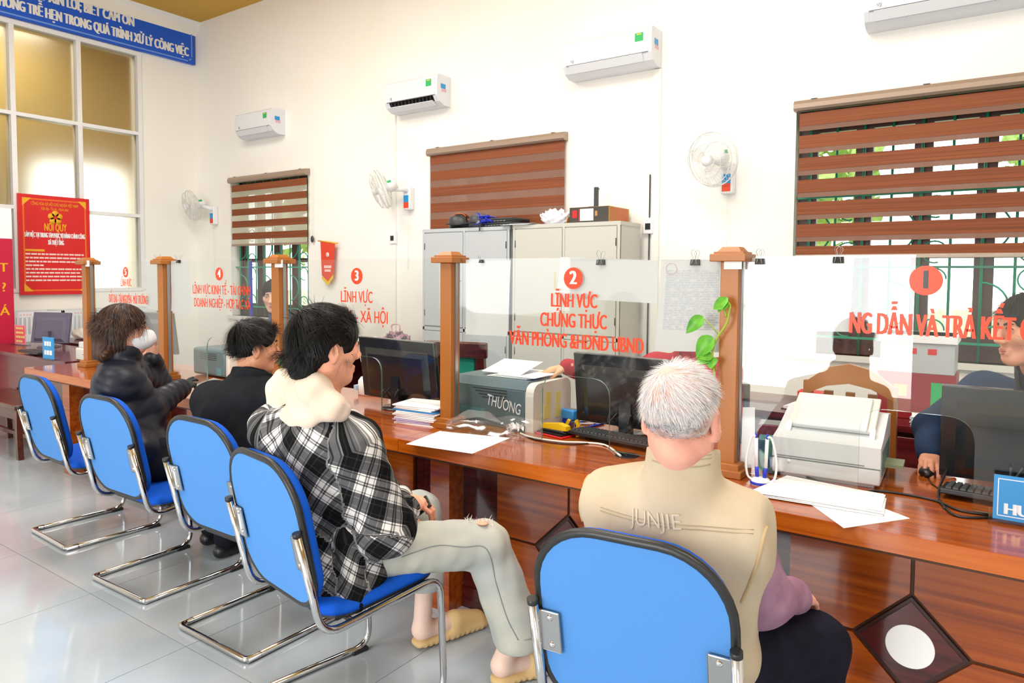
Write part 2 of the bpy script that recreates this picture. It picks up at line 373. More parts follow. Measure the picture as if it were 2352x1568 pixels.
# ------------------------------------------------------------------ windows with grilles
def window(n, x0, x1, z0, z1):
    f = struct(MB().box(x0, x1, WY+.12, WY+.2, z0, z0+.07).box(x0, x1, WY+.12, WY+.2, z1-.07, z1).box(x0, x0+.07, WY+.12, WY+.2, z0, z1).box(x1-.07, x1, WY+.12, WY+.2, z0, z1).obj('window_%d' % n, M['winframe']))
    MB().box(x0-.05, x1+.05, WY-.04, WY+.12, z0-.04, z0).obj('window_sill', M['offwhite'], f)
    k = 4; wd = (x1-x0-.14)/k
    for i in range(k):
        a = x0+.07+i*wd; c = a+wd; s = .055
        MB().box(a, a+s, WY+.13, WY+.18, z0+.07, z1-.07).box(c-s, c, WY+.13, WY+.18, z0+.07, z1-.07).box(a+s, c-s, WY+.13, WY+.18, z0+.07, z0+.16).box(a+s, c-s, WY+.13, WY+.18, z1-.16, z1-.07).box(a+s, c-s, WY+.14, WY+.17, z0+.68, z0+.73).obj('sash', M['winframe'], f)
        MB().box(a+s, c-s, WY+.15, WY+.155, z0+.16, z1-.16).obj('pane', M['glass'], f)
    nb = 9
    for i in range(nb):
        x = x0+.09+(x1-x0-.18)*i/(nb-1)
        MB().cyl((x, WY+.07, z0), (x, WY+.07, z1), .0085, 8).obj('grille_bar', M['green_iron'], f)
    for z in (z0+.12, z0+.62, z0+1.12): MB().box(x0, x1, WY+.062, WY+.078, z-.008, z+.008).obj('grille_rail', M['green_iron'], f)
    for i in range(nb-1):
        xa = x0+.09+(x1-x0-.18)*(i+.5)/(nb-1); wv = (x1-x0-.18)/(nb-1)
        if i % 3 == 1: 
            for zc in (z0+.2, z0+.54, z0+.72, z0+1.02):
                MB().tube(arc((xa, WY+.07, zc), .072, 0, 2*PI*.8, 16), .006, 6).obj('grille_scroll', M['green_iron'], f)
        elif i % 3 == 0:
            sg = 1
            MB().tube(arc((xa-wv/2, WY+.07, z0+.37), .15, -PI/2, PI/2, 14), .007, 6).obj('grille_scroll', M['green_iron'], f)
            MB().tube(arc((xa-wv/2, WY+.07, z0+.87), .15, -PI/2, PI/2, 14), .007, 6).obj('grille_scroll', M['green_iron'], f)
    return f
for n, q in enumerate(WIN): window(n+1, *q)
def sheer_mat(name, rgb, see):
    m = mat(name, rgb, .85); nt = m.node_tree; b = nt.nodes['Principled BSDF']; o = nt.nodes['Material Output']
    t = nt.nodes.new('ShaderNodeBsdfTransparent'); tl = nt.nodes.new('ShaderNodeBsdfTranslucent'); tl.inputs[0].default_value = (*lin(rgb), 1)
    a = nt.nodes.new('ShaderNodeMixShader'); a.inputs[0].default_value = .5; nt.links.new(b.outputs[0], a.inputs[1]); nt.links.new(tl.outputs[0], a.inputs[2])
    c = nt.nodes.new('ShaderNodeMixShader'); c.inputs[0].default_value = see; nt.links.new(a.outputs[0], c.inputs[1]); nt.links.new(t.outputs[0], c.inputs[2]); nt.links.new(c.outputs[0], o.inputs[0]); return m
M['sheerpink'] = sheer_mat('pinkish_sheer_band', (176, 138, 122), .08); M['sheerwhite'] = sheer_mat('pale_sheer_band', (222, 214, 198), .35)
def blind(x0, x1, ztop, zbot, first, n, mode, label, pitch=.157, slat=.09):
    Y = WY-.035; t = thing('roller_blind', label, 'blind', ((x0+x1)/2, Y, ztop), group=None); L = -(x1-x0)/2; R = -L
    MB().prism([(L, .03, 0), (L, -.03, -.005), (L, -.045, -.03), (L, -.045, -.06), (L, -.03, -.075), (L, .03, -.075)], (R-L, 0, 0)).obj('headrail', M['rail'], t)
    for u in (.08, .5, .92): MB().box(L+(R-L)*u-.02, L+(R-L)*u+.02, -.036, .03, .0, .008).obj('bracket_clip', M['white'], t)
    a, c = L+.035, R-.012
    for k in range(n):
        z = first-ztop-k*pitch; lo = max(z-slat, zbot-ztop)
        MB().box(a, c, -.006, -.003, lo, z).obj('slat', M['blind'], t)
        if z-slat <= zbot-ztop+.01: continue
        hi = z-slat; lo2 = z-pitch
        if mode == 3: MB().box(a, c, -.004, -.003, hi-.034, hi).obj('sheer_band', M['sheerpink'], t)
        else: MB().box(a, c, -.004, -.003, max(lo2, zbot-ztop), hi).obj('sheer_band', M['sheerpink'] if mode == 2 else M['sheerwhite'], t)
    MB().box(a, c, -.014, .004, zbot-ztop-.026, zbot-ztop).obj('bottom_rail', M['rail'], t)
    return t
B1, B2, B3 = aty(528, 408, 5.36), aty(984, 342, 5.36), aty(1826, 233, 5.36)
blind(B1.x, aty(706, 384, 5.36).x, B1.z, aty(620, 562, 5.36).z+.02, aty(540, 426, 5.36).z, 6, 1, 'half lowered zebra blind with pale gaps at the far left window', .15, .08)
blind(B2.x, aty(1300, 302, 5.36).x, B2.z, 1.62, aty(994, 358, 5.36).z, 8, 2, 'zebra blind with closed pinkish gaps behind the steel cabinets')
blind(B3.x, .34, B3.z, aty(1821, 585, 5.36).z, aty(1833, 262, 5.36).z, 7, 3, 'wide zebra blind at the right window with bright slits')
t = thing('blind_cord_weight', 'small dark cord weight hanging beside the far left blind', 'cord weight', tuple(aty(717, 549, 5.37)))
MB().ball((0, 0, 0), (.022, .015, .04)).obj('weight', M['dgrey'], t); MB().cyl((0, 0, .03), (0, 0, .85), .002, 6).obj('cord', M['offwhite'], t)

# ------------------------------------------------------------------ air conditioners
def aircon(x0, wd, zb, label, open_flap=False, h=.285, rounded_end=False):
    t = thing('air_conditioner', label, 'air conditioner', (x0, WY, zb), group='air conditioners along the back wall')
    prof = [(0, 0), (-.10, 0), (-.165, .03), (-.2, .085), (-.205, .16), (-.2, h-.02), (-.18, h), (0, h)]
    MB().prism([(0.012, y, z) for y, z in prof], (wd-.024, 0, 0)).obj('body', M['whiteac'], t)
    for x in (0, wd-.03): MB().prism([(x, y*1.01, z*1.004-.0005) for y, z in prof], (.03, 0, 0)).obj('end_cap', M['whiteac'], t)
    MB().box(.03, wd-.03, -.209, -.2, .088, h-.03).obj('front_panel', M['whiteac'], t)
    if open_flap:
        MB().prism([(.06, -.168, .034), (.06, -.202, .082), (.06, -.2, .086), (.06, -.16, .034)], (wd-.12, 0, 0)).obj('air_slot', M['blackgloss'], t)
        for k in range(12): MB().box(.09+k*(wd-.18)/11-.002, .09+k*(wd-.18)/11+.002, -.2, -.165, .04, .08).obj('vane', M['dgrey'], t)
        MB().box(.05, wd-.05, -.004, .004, -.03, .03, Matrix.Translation((0, -.19, .012)) @ Matrix.Rotation(.9, 4, 'X')).obj('flap', M['whiteac'], t)
    else:
        MB().prism([(.06, -.1655, .0275), (.06, -.206, .084), (.06, -.208, .082), (.06, -.168, .024)], (wd-.14, 0, 0)).obj('flap', M['whiteac'], t)
        MB().box(.06, wd-.08, -.169, -.164, .0245, .0275).obj('flap_gap', M['mgrey'], t)
    MB().box(.03, wd-.03, -.2045, -.2025, .083, .087).obj('panel_gap', M['mgrey'], t)
    MB().box(wd-.14, wd-.07, -.2105, -.209, h-.11, h-.045).obj('energy_sticker', M['leafgreen'], t)
    MB().box(wd-.125, wd-.085, -.211, -.2105, h-.06, h-.05).obj('sticker_stripe', M['yellow'], t)
    MB().box(wd+.0008, wd+.0016, -.15, -.08, h-.13, h-.085).obj('side_label', M['skyblue'], t); MB().box(wd+.0008, wd+.0018, -.14, -.07, h-.16, h-.132).obj('side_label', M['pink'], t)
    text('VJJ', .03, M['mgrey'], t, (.09, -.21, .115), FRONT, name='badge')
    return t
M['leafgreen'] = mat('green_label_print', (40, 180, 100), .5)
a1 = aty(540, 275, 5.2); aircon(a1.x, .70, aty(560, 316, 5.22).z, 'air conditioner above the far left window')
a2 = aty(884, 200, 5.2); aircon(a2.x, .70, aty(900, 258, 5.24).z, 'air conditioner with open dark air slot', True)
a3 = aty(1294, 120, 5.2); aircon(a3.x, .80, aty(1310, 180, 5.25).z, 'air conditioner with closed flap above the cabinets, between two thin wall ducts')
a4 = aty(1983, 62, 5.2); aircon(a4.x, 1.0, aty(1989, 64, 5.25).z, 'air conditioner cut by the top edge above the wide right blind', h=.3)

# ------------------------------------------------------------------ cable ducts and switches
def duct(x0, x1, z0, z1, label):
    return tag(MB().box(x0, x1, WY-.022, WY-.001, z0, z1).obj('cable_duct', M['wall']), label, 'cable duct', 'thin white cable ducts on the back wall')
p = aty(907, 300, WY); duct(p.x-.025, p.x+.025, .3, aty(905, 262, WY).z, 'thin white wall duct running down from the open air conditioner')
p = aty(1511, 300, WY); duct(p.x-.03, p.x+.03, .3, aty(1511, 160, WY).z, 'thin white wall duct running down beside the right steel cabinet')
tag(MB().cyl((p.x-.055, WY-.012, .3), (p.x-.055, WY-.012, aty(1505, 400, WY).z), .006, 8).obj('black_cable', M['dgrey']), 'thin dark cable along the duct beside the right steel cabinet', 'cable')
def switch(px, py, label):
    q = aty(px, py, WY); t = thing('wall_switch', label, 'switch', tuple(q))
    MB().box(-.045, .045, -.035, -.0005, -.065, .065, bev=.006).obj('housing', M['white'], t); MB().box(-.022, .022, -.04, -.035, -.03, .02).obj('rocker', M['black'], t)
switch(1492, 519, 'white breaker box with black switch beside the right steel cabinet'); switch(906, 546, 'small white breaker box on the duct below the middle wall fan')

# ------------------------------------------------------------------ wall fans
def fan(px, py, head, yaw, tilt, label):
    """wall box at the pixel; head = where the guard sits relative to the box; yaw, tilt = which way the guard faces"""
    q = aty(px, py, WY); t = thing('wall_fan', label, 'fan', tuple(q), group='white wall fans')
    MB().box(-.05, .05, -.07, -.001, -.14, .1, bev=.015).obj('wall_box', M['white'], t)
    MB().box(-.035, .03, -.0725, -.07, -.06, .01).obj('print_label', M['skyblue'], t); MB().box(-.035, .03, -.0728, -.07, -.12, -.06).obj('print_label', M['redlabel'], t)
    h = Vector(head); R = Euler((tilt, 0, yaw)).to_matrix().to_4x4(); T = Matrix.Translation(h) @ R      # local -Y = blowing direction
    MB().tube([(0, -.05, .05), (0, -.09, .07), h+R @ Vector((0, .1, -.03))], [.03, .028, .024], 12).obj('arm', M['white'], t)
    mo = MB().lathe([(0, .0), (.05, .005), (.062, .04), (.06, .09), (.045, .12), (0, .125)], n=24, M=T @ Matrix.Translation((0, .05, 0)) @ Matrix.Rotation(-PI/2, 4, 'X')).obj('motor', M['white'], t)
    MB().box(-.02, .02, -.02, .02, -.003, .0, T @ Matrix.Translation((.055, .11, .03)) @ Matrix.Rotation(PI/2, 4, 'Y')).obj('energy_sticker', M['leafgreen'], mo)
    r = .2; g = MB()
    for rr, yy in ((r, 0), (r*.97, .03), (r*.9, -.05), (r*.6, -.075), (r*.6, .07), (r*.35, -.085)):
        g.tube([T @ Vector((rr*math.cos(a), yy, rr*math.sin(a))) for a in [2*PI*k/40 for k in range(40)]], .0028 if yy else .0045, 6, closed=True)
    for k in range(44):
        a = 2*PI*k/44; c, s = math.cos(a), math.sin(a)
        g.tube([T @ Vector((x*c, y, x*s)) for x, y in ((.05, -.088), (.12, -.075), (.18, -.05), (r, 0), (.18, .045), (.1, .078), (.05, .085))], .0009, 4, cap=False)
    g.obj('guard', M['fanwire'], t)
    hub = MB().lathe([(0, -.012), (.035, -.008), (.04, .0), (.035, .05), (0, .05)], n=20, M=T @ Matrix.Translation((0, -.085, 0)) @ Matrix.Rotation(-PI/2, 4, 'X')).obj('hub_badge', M['white'], t)
    for k in range(3):
        a = 2*PI*k/3+.4; b = MB(); n = 8; rows = []
        for i in range(n):
            u = i/(n-1); row = []
            for j in range(6):
                v = j/5-.5; rad = .035+.14*u; wid = (.5+1.3*math.sin(PI*min(1, u*.9+.12)))*.62
                an = a+v*wid*1.1+.35*u; row.append(b.b.verts.new(T @ Vector((rad*math.cos(an), -.02+v*.05, rad*math.sin(an)))))
            rows.append(row)
        for i in range(n-1):
            for j in range(5): b._tag([b.b.faces.new((rows[i][j], rows[i][j+1], rows[i+1][j+1], rows[i+1][j]))], True)
        b.obj('blade', M['fanblade'], t)
    MB().cyl((0, -.04, -.14), (0, -.04, -.75), .0018, 5).obj('pull_cord', M['offwhite'], t)
    return t
M['redlabel'] = mat('red_orange_label_print', (226, 70, 30), .5)
fan(1676, 405, (-.055, -.24, .10), -.25, .25, 'wall fan facing the camera between the cabinets and the wide right blind')
fan(944, 452, (-.17, -.26, .06), -.95, .35, 'wall fan turned to the left above the middle duct')
fan(497, 492, (-.17, -.24, .10), -.3, .3, 'wall fan on the back wall left of the far left window')

# ------------------------------------------------------------------ blue sign on the left wall
def blue_sign():
    X = LX+.05; y1 = atx(447, 100, X).y; z1, z0 = atx(447, 66, X).z, atx(447, 149, X).z; y0 = y1-4.6; yc = (y0+y1)/2
    t = thing('blue_slogan_sign', 'long royal blue sign with two lines of white slogan lettering high on the left wall', 'sign', (X, y1, (z0+z1)/2)); h = (z1-z0)/2
    MB().box(-.045, 0, y0-y1, 0, -h, h).obj('sign_board', M['signblue'], t)
    e = .03; f = MB()
    for z in (-h+e, h-e): f.box(.0, .002, y0-y1+.05, -.08, z-.008, z+.008)
    f.box(.0, .002, -.05, -.035, -h+.07, h-.07)
    for s in (-1, 1): f.box(0, .002, -.04, .04, -.008, .008, Matrix.Translation((0, -.065, s*(h-.055))) @ Matrix.Rotation(-s*PI/4, 4, 'X'))
    f.obj('border_line', M['signpale'], t)
    ye = lambda x, y: atx(x, y, X).y-y1
    text('KHÔNG TRỄ HẸN TRONG QUÁ TRÌNH XỬ LÝ CÔNG VIỆC', .16, M['white'], t, (.003, ye(432, 110), -h*.42), EAST, 1, .008, .0006, 'RIGHT', width=ye(432, 110)-ye(-16, 5))
    text('BIẾT XIN LỖI; BIẾT CẢM ƠN', .16, M['white'], t, (.003, ye(307, 48), h*.36), EAST, 1, .008, .0006, 'RIGHT', width=(ye(307, 48)-ye(119, 5))*1.26)
blue_sign()
# red rules poster
def rules_poster():
    X = LX+.05; a, b, c, d = atx(37, 443, X), atx(204, 457, X), atx(211, 676, X), atx(50, 676, X)
    y0, y1, z0, z1 = (a.y+d.y)/2, (b.y+c.y)/2, (c.z+d.z)/2, (a.z+b.z)/2; W = y1-y0; H = z1-z0
    t = thing('rules_poster', 'red rules poster with gold border hanging on the frosted panes', 'poster', (X, (y0+y1)/2, (z0+z1)/2))
    MB().box(-.03, 0, -W/2, W/2, -H/2, H/2).obj('poster_board', M['red'], t)
    f = MB(); e = .05
    for s in (-1, 1): f.box(0, .002, s*(W/2-e)-.008, s*(W/2-e)+.008, -H/2+e, H/2-e).box(0, .002, -W/2+e, W/2-e, s*(H/2-e)-.008, s*(H/2-e)+.008)
    f.obj('border_line', M['orangeline'], t); f = MB()
    for sy in (-1, 1):
        for sz in (-1, 1): f.prism([(.002, sy*(W/2-.04), sz*(H/2-.04)), (.002, sy*(W/2-.13), sz*(H/2-.04)), (.002, sy*(W/2-.04), sz*(H/2-.13))], (.001, 0, 0))
    f.obj('corner_ornaments', M['gold'], t)['kind'] = 'stuff'
    text('CỘNG HÒA XÃ HỘI CHỦ NGHĨA VIỆT NAM', .05, M['gold'], t, (.003, 0, H/2-.1), EAST, width=W*.66); text('Độc lập - Tự do - Hạnh phúc', .045, M['gold'], t, (.003, 0, H/2-.15), EAST, width=W*.38)
    f = MB()
    for k in range(5):
        an = PI/2+2*PI*k/5; f.lathe([(.036, 0), (.036, .002), (0, .002)], n=12, M=Matrix.Translation((.002, math.cos(an)*.045, H/2-.245+math.sin(an)*.045)) @ Matrix.Rotation(PI/2, 4, 'Y'))
    f.obj('flower_emblem', M['gold'], t)
    pts = [(.0046, math.cos(PI/2+PI*k/5)*(.03 if k % 2 == 0 else .013), H/2-.245+math.sin(PI/2+PI*k/5)*(.03 if k % 2 == 0 else .013)) for k in range(10)]
    MB().prism(pts, (.002, 0, 0)).obj('flower_emblem_star', M['red'], t)
    text('NỘI QUY', .12, M['gold'], t, (.003, 0, H/2-.36), EAST, bold=.002, width=W*.31)
    text('LÀM VIỆC TẠI TRUNG TÂM PHỤC VỤ HÀNH CHÍNH CÔNG', .075, M['white'], t, (.003, 0, H/2-.45), EAST, bold=.0025, width=W*.84); text('XÃ THIỆT ỐNG', .075, M['white'], t, (.003, 0, H/2-.53), EAST, bold=.0025, width=W*.22)
    zz = H/2-.62; f = MB(); g = MB(); i = 0
    while zz > -H/2+.15:
        if i in (0, 9): g.box(.0, .002, -W*.42, -W*.42+W*(.26 if i == 0 else .46), zz-.012, zz+.012)
        else:
            L = W*.84*(1 if i % 3 else .8+.2*random.random()); y = -W*.42
            if i % 5 == 4: L *= .3
            while L > .04:
                wl = min(L, .03+.05*random.random()); f.box(0, .0015, y, y+wl-.008, zz-.009, zz+.009); y += wl; L -= wl
        zz -= .042; i += 1
    f.obj('printed_lines', M['cream'], t)['kind'] = 'stuff'; g.obj('printed_heading', M['gold'], t)
rules_poster()
def crimson_banner():
    X = LX+.45; y1 = atx(30, 620, X).y; z1, z0 = atx(18, 478, X).z, .05; W = .8
    t = thing('standing_banner', 'crimson pull-up banner with gold letters, cut by the left edge', 'banner', (X, y1, z0)); H = z1-z0
    MB().box(-.008, 0, -W, 0, .06, H*.85).obj('banner_cloth', M['crimson'], t); MB().box(-.008, 0, -W, 0, H*.85, H).obj('banner_top', M['paper'], t)
    MB().box(-.08, .08, -W-.03, .03, 0, .06).obj('banner_foot', M['steel'], t); MB().cyl((-.03, -W/2, .06), (-.03, -W/2, H), .012, 10).obj('support_pole', M['steel'], t)
    for s, zpx in (('T', 615), ('?', 660), ('Á', 715)):
        text(s, .13, M['gold'], t, (.002, -.085, atx(12, zpx, X).z-z0), EAST, bold=.003)
crimson_banner()
# ------------------------------------------------------------------ service counter: one unit per window, modules of about 1.2 m
CT = .76; EY = 2.28; PY = 2.42; BY = 3.12
def counter_unit(x0, x1, label, dia=None, pill=None, part_panel=None):
    """worktop from x0 to x1; dia = centre of the diamond panel; pill = pillar at this x"""
    t = thing('service_counter', label, 'counter', (x0, EY, 0), group='wooden service counter units')
    T = lambda x: x-x0
    MB().box(0, x1-x0, .004, BY-EY, CT-.055, CT).obj('worktop', M['worktop'], t)
    MB().box(0, x1-x0, 0, .0045, CT-.057, CT-.001).obj('worktop_edge', M['edge'], t)
    MB().box(0, x1-x0, PY+.03-EY, PY+.05-EY, 0.0, CT-.055).obj('back_board', M['mahogany'], t)
    MB().box(0, x1-x0, PY+.02-EY, PY+.035-EY, 0.0, .095).obj('plinth', M['mahogany'], t)
    MB().box(0, x1-x0, .03, PY+.03-EY, CT-.075, CT-.055).obj('apron', M['groove'], t)
    if pill is not None:
        MB().box(T(pill)-.055, T(pill)+.055, .07, PY+.03-EY, 0, CT-.055).obj('pillar', M['panel'], t)
    if dia is not None:
        c = T(dia); z0, z1, zc, w, d, g = .1, CT-.075, .38, .355, .152, .006; y0, y1 = PY-EY, PY+.03-EY
        MB().box(c-w, c+w, y0+.012, y1, z0, z1).obj('groove_board', M['groove'], t)
        for sx in (-1, 1):
            for sz in (-1, 1):
                zo = z1 if sz > 0 else z0
                pts = [(c+sx*g, zc+sz*(d+g*1.4)), (c+sx*g, zo), (c+sx*w, zo), (c+sx*w, zc+sz*g), (c+sx*(d+g*1.4), zc+sz*g)]
                MB().prism([(x, y0, z) for x, z in pts], (0, .014, 0)).obj('panel', M['panel'], t)
        MB().prism([(c-d, y0-.004, zc), (c, y0-.004, zc+d), (c+d, y0-.004, zc), (c, y0-.004, zc-d)], (0, .02, 0)).obj('diamond_frame', M['mahogany_edge'], t)
        q = d-.014
        dm = MB().prism([(c-q, y0-.007, zc), (c, y0-.007, zc+q), (c+q, y0-.007, zc), (c, y0-.007, zc-q)], (0, .02, 0)).obj('diamond_panel', M['mahogany'], t)
        MB().prism([(c+.066*math.cos(a), y0-.0095, zc+.066*math.sin(a)) for a in [2*PI*k/40 for k in range(40)]], (0, .004, 0)).obj('white_disc', M['paper'], dm)
    return t
M['mahogany_edge'] = mat('near_black_brown_edge', (48, 16, 14), .3)
MOD = 1.2
counter_unit(-.84, .56, 'counter unit in front of the right glass window, white disc on its dark diamond', -.205, -.83+.10)
counter_unit(-2.215, -.842, 'counter unit with its diamond half hidden by the nearest blue chair', -1.41, -2.03)
counter_unit(-3.438, -2.217, 'counter unit behind the man in the plaid shirt', -2.61, -3.23)
counter_unit(-4.62, -3.44, 'counter unit in front of the man in the black jacket', -3.81, -4.45)
counter_unit(-6.17, -4.622, 'counter unit at the masked woman, leftmost of the orange counter', -5.02, -5.65)

# ------------------------------------------------------------------ posts
POSTX = [-.837, -2.199, -3.50, -4.755, -5.86]; PW = .068; PYF = 2.585
def post(i, label):
    x = POSTX[i]; h = 1.553-CT
    t = thing('wooden_post', label, 'post', (x, PYF+PW/2, CT), group='caramel posts on the counter')
    MB().box(-PW/2, PW/2, -PW/2, PW/2, .0, h, bev=.003).obj('shaft', M['post'], t)
    MB().box(-.055, .055, -.055, .055, 0, .05, bev=.004).box(-.068, .068, -.068, .068, 0, .028, bev=.003).obj('foot', M['post'], t)
    c = .066; b = MB().box(-c, c, -c, c, h, h+.028, bev=.003)
    c2 = .05; b.hull8([(sx*(c2 if z == 0 else .03), sy*(c2 if z == 0 else .03), h+.028+z) for sx in (-1, 1) for sy in (-1, 1) for z in (0, .026)]); b.box(-c2-.004, c2+.004, -c2-.004, c2+.004, h+.026, h+.036)
    b.obj('cap', M['post'], t)
    for s in (-1, 1):
        MB().box(s*PW/2-.004, s*PW/2+.004, -.004, .018, .05, h).obj('glass_channel', M['steel'], t)
    return t
for i, l in enumerate(['caramel post behind the old man, between the windows numbered 2 and 1', 'caramel post between the windows numbered 3 and 2', 'caramel post above the heads of the two dark haired men', 'caramel post beside the masked woman, papers on both its sides', 'leftmost caramel post, in front of the red rules poster']): post(i, l)
GYF = PYF+PW/2+.002
def label_on(i, px0, py0, px1, py1, label):
    a, b = aty(px0, py0, PYF), aty(px1, py1, PYF)
    tag(MB().box(a.x, b.x, PYF-.0035, PYF-.0012, b.z, a.z).obj('paper_label', M['paper']), label, 'label', 'small paper labels on the posts')
label_on(0, 1664, 586, 1704, 618, 'small white paper label under the cap of the post behind the old man')
label_on(2, 632, 597, 650, 614, 'small white paper label on the post above the dark haired men')
label_on(4, 197, 598, 206, 612, 'small white paper label on the leftmost post')

# ------------------------------------------------------------------ glass screens with arched openings and vinyl lettering
def screen(x0, x1, label, notch=None, zt=1.573):
    zb = CT+.012; t = thing('glass_screen', label, 'glass screen', ((x0+x1)/2, GYF, zb), group='glass screens along the counter'); cx = (x0+x1)/2
    if notch:
        a, b, top = notch
        pts = [(x0, zb), (a, zb), (a, top), (b, top), (b, zb), (x1, zb), (x1, zt), (x0, zt)]
        P3 = [Vector((p[0], 0, p[1])) for p in pts]
        rp = [P3[0]]+rounded([P3[1]+Vector((-.001, 0, 0)), P3[2], P3[3], P3[4]+Vector((.001, 0, 0))], .085, 7)+P3[5:]
    else:
        rp = [Vector((x, 0, z)) for x, z in [(x0, zb), (x1, zb), (x1, zt), (x0, zt)]]
    pts = [(p.x-cx, -.004, p.z-zb) for p in rp]
    b_ = MB(); b_.prism(pts, (0, .008, 0)); b_.b.normal_update()
    for f in b_.b.faces: f.material_index = 0 if abs(f.normal.y) > .9 else 1
    b_.obj('pane', [M['glass'], M['rim']], t)
    return t
def nx(x, y): return aty(x, y, GYF)
def nt(l, r, top): return (nx(l, 950).x, nx(r, 950).x, nx((l+r)/2, top).z)
SC = [screen(POSTX[0]+.03, .62, 'glass screen at the right with the number 1', nt(1976, 2242, 948)),
      screen(POSTX[1]+.03, POSTX[0]-.03, 'glass screen with the number 2 in front of the steel cabinets', nt(1246, 1400, 865)),
      screen(POSTX[2]+.03, POSTX[1]-.03, 'glass screen with the number 3 beside the man in the plaid shirt', nt(782, 877, 817)),
      screen(POSTX[3]+.03, POSTX[2]-.03, 'glass screen with the number 4 above the black jacket', nt(478, 560, 777)),
      screen(POSTX[4]+.03, POSTX[3]-.03, 'glass screen with the number 5 behind the masked woman', None)]
def decal(sc, s, px0, px1, pyc, hpx, bold=.0026, fullw=None):
    p0, p1, pc = nx(px0, pyc), nx(px1, pyc), nx((px0+px1)/2, pyc); hh = nx((px0+px1)/2, pyc-hpx/2).z-nx((px0+px1)/2, pyc+hpx/2).z
    o = sc.location
    return text(s, hh/.727, M['decal'], sc, ((p0.x+p1.x)/2-o.x, -.0052, pc.z-o.z), FRONT, width=(p1.x-p0.x), bold=bold, ext=.0003)
def disc(sc, num, px, py, r, dark=False):
    p = nx(px, py); o = sc.location; R = nx(px, py-r).z-p.z
    d = MB().prism([(p.x-o.x+R*math.cos(a), -.0052, p.z-o.z+R*math.sin(a)) for a in [2*PI*k/40 for k in range(40)]], (0, .0008, 0)).obj('number_disc', M['decal'], sc)
    text(num, R*1.75, M['white'] if not dark else M['dgrey'], d, (p.x-o.x, -.0057, p.z-o.z), FRONT, name='number', bold=.0035, sx=.85, ext=.0003)
disc(SC[0], '1', 2127, 644, 34, True); decal(SC[0], 'NG DẪN VÀ TRẢ KẾT QUẢ', 1953, 2442, 753, 54, .003)
disc(SC[1], '2', 1318, 639, 25); decal(SC[1], 'LĨNH VỰC', 1268, 1372, 692, 33); decal(SC[1], 'CHỨNG THỰC', 1243, 1394, 738, 34); decal(SC[1], 'VĂN PHÒNG &HĐND UBND', 1172, 1479, 786, 35)
disc(SC[2], '3', 821, 634, 19); decal(SC[2], 'LĨNH VỰC', 785, 857, 683, 27, .001); decal(SC[2], 'VĂN HÓA - XÃ HỘI', 735, 892, 727, 28, .001)
disc(SC[3], '4', 505, 629, 15); decal(SC[3], 'LĨNH VỰC KINH TẾ - TÀI CHÍNH', 445, 577, 667, 22, .001); decal(SC[3], 'DOANH NGHIỆP - HỢP TÁC XÃ', 448, 577, 698, 22, .001)
disc(SC[4], '5', 290, 625, 12); decal(SC[4], 'LĨNH VỰC', 279, 303, 650, 18, .001); decal(SC[4], 'ĐẤT ĐAI - TÀI NGUYÊN - MÔI TRƯỜNG', 252, 340, 688, 20, .001)
# papers clipped to the glass
def sheet(px, label, Y=None, lines=None, stamp=False, dy=.008):
    Y = GYF+dy if Y is None else Y; q = [aty(x, y, Y) for x, y in px]; c = sum(q, Vector())/4
    t = thing('paper_sheet', label, 'paper', tuple(c), group='paper sheets on the glass screens'); b = MB(); n = 6
    for d in (0,):
        rows = []
        for i in range(n+1):
            v = i/n; A = q[0].lerp(q[3], v); B = q[1].lerp(q[2], v); off = Vector((0, .006*math.sin(v*3)*v, 0)); rows.append([b.b.verts.new(A.lerp(B, u)-c+off) for u in (0, .5, 1)])
        for r, s in zip(rows, rows[1:]): b._tag([b.b.faces.new((r[j], r[j+1], s[j+1], s[j])) for j in range(2)])
    bmesh.ops.solidify(b.b, geom=b.b.faces[:], thickness=.0008)
    b.obj('sheet', M['paper'], t)
    if lines:
        l = MB()
        for k in range(lines):
            v = .12+.66*k/lines; x = .1
            while x < .9:
                wv = .03+.12*random.random(); a = q[0].lerp(q[3], v)*(1-x)+q[1].lerp(q[2], v)*x; e = q[0].lerp(q[3], v)*(1-min(.92, x+wv))+q[1].lerp(q[2], v)*min(.92, x+wv)
                l.hull8([p-c+Vector((0, yy+.006*math.sin(v*3)*v, zz)) for p in (a, e) for yy in (-.0022, -.0016) for zz in (-.0022, .0022)]); x += wv+.02+(.1*random.random() if k % 4 == 0 else 0)
        l.obj('printed_lines', M['paperlines'], t)['kind'] = 'stuff'
    if stamp:
        s = q[0].lerp(q[1], .18).lerp(q[3].lerp(q[2], .18), .1)-c
        MB().tube(arc(s+Vector((0, -.003, 0)), .022, 0, 2*PI, 18), .0012, 5).obj('round_stamp', M['pink'], t)
    return t
def clip(px, py, label, s=.03):
    p = nx(px, py); t = thing('binder_clip', label, 'binder clip', (p.x, GYF, p.z), group='black binder clips on the glass')
    MB().prism([(-s/2, -.012, -s*.55), (-s/2, .014, -s*.55), (-s/2, .005, .004), (-s/2, -.004, .004)], (s, 0, 0)).obj('clip_body', M['black'], t)
    for k in (-1, 1):
        f = .014 if k > 0 else -.013
        up = k > 0 
        d = 1 if k > 0 else -1
        zz = 1.35
        MB().tube(smooth_path([(-s*.32, f, -s*.5), (-s*.16, f*.9, s*.3), (-s*.3, f*.9+.006*d, s*.85), (0, f+.008*d, s*1.2), (s*.3, f*.9+.006*d, s*.85), (s*.16, f*.9, s*.3), (s*.32, f, -s*.5)], 4), .0009, 5).obj('wire_handle', M['steel'], t)
sheet([(1070, 596), (1173, 597), (1165, 772), (1069, 768)], 'white sheet on the glass just right of the post between windows 3 and 2', lines=0)
sheet([(1288, 590), (1511, 598), (1508, 697), (1277, 682)], 'wide white sheet behind the number 2')
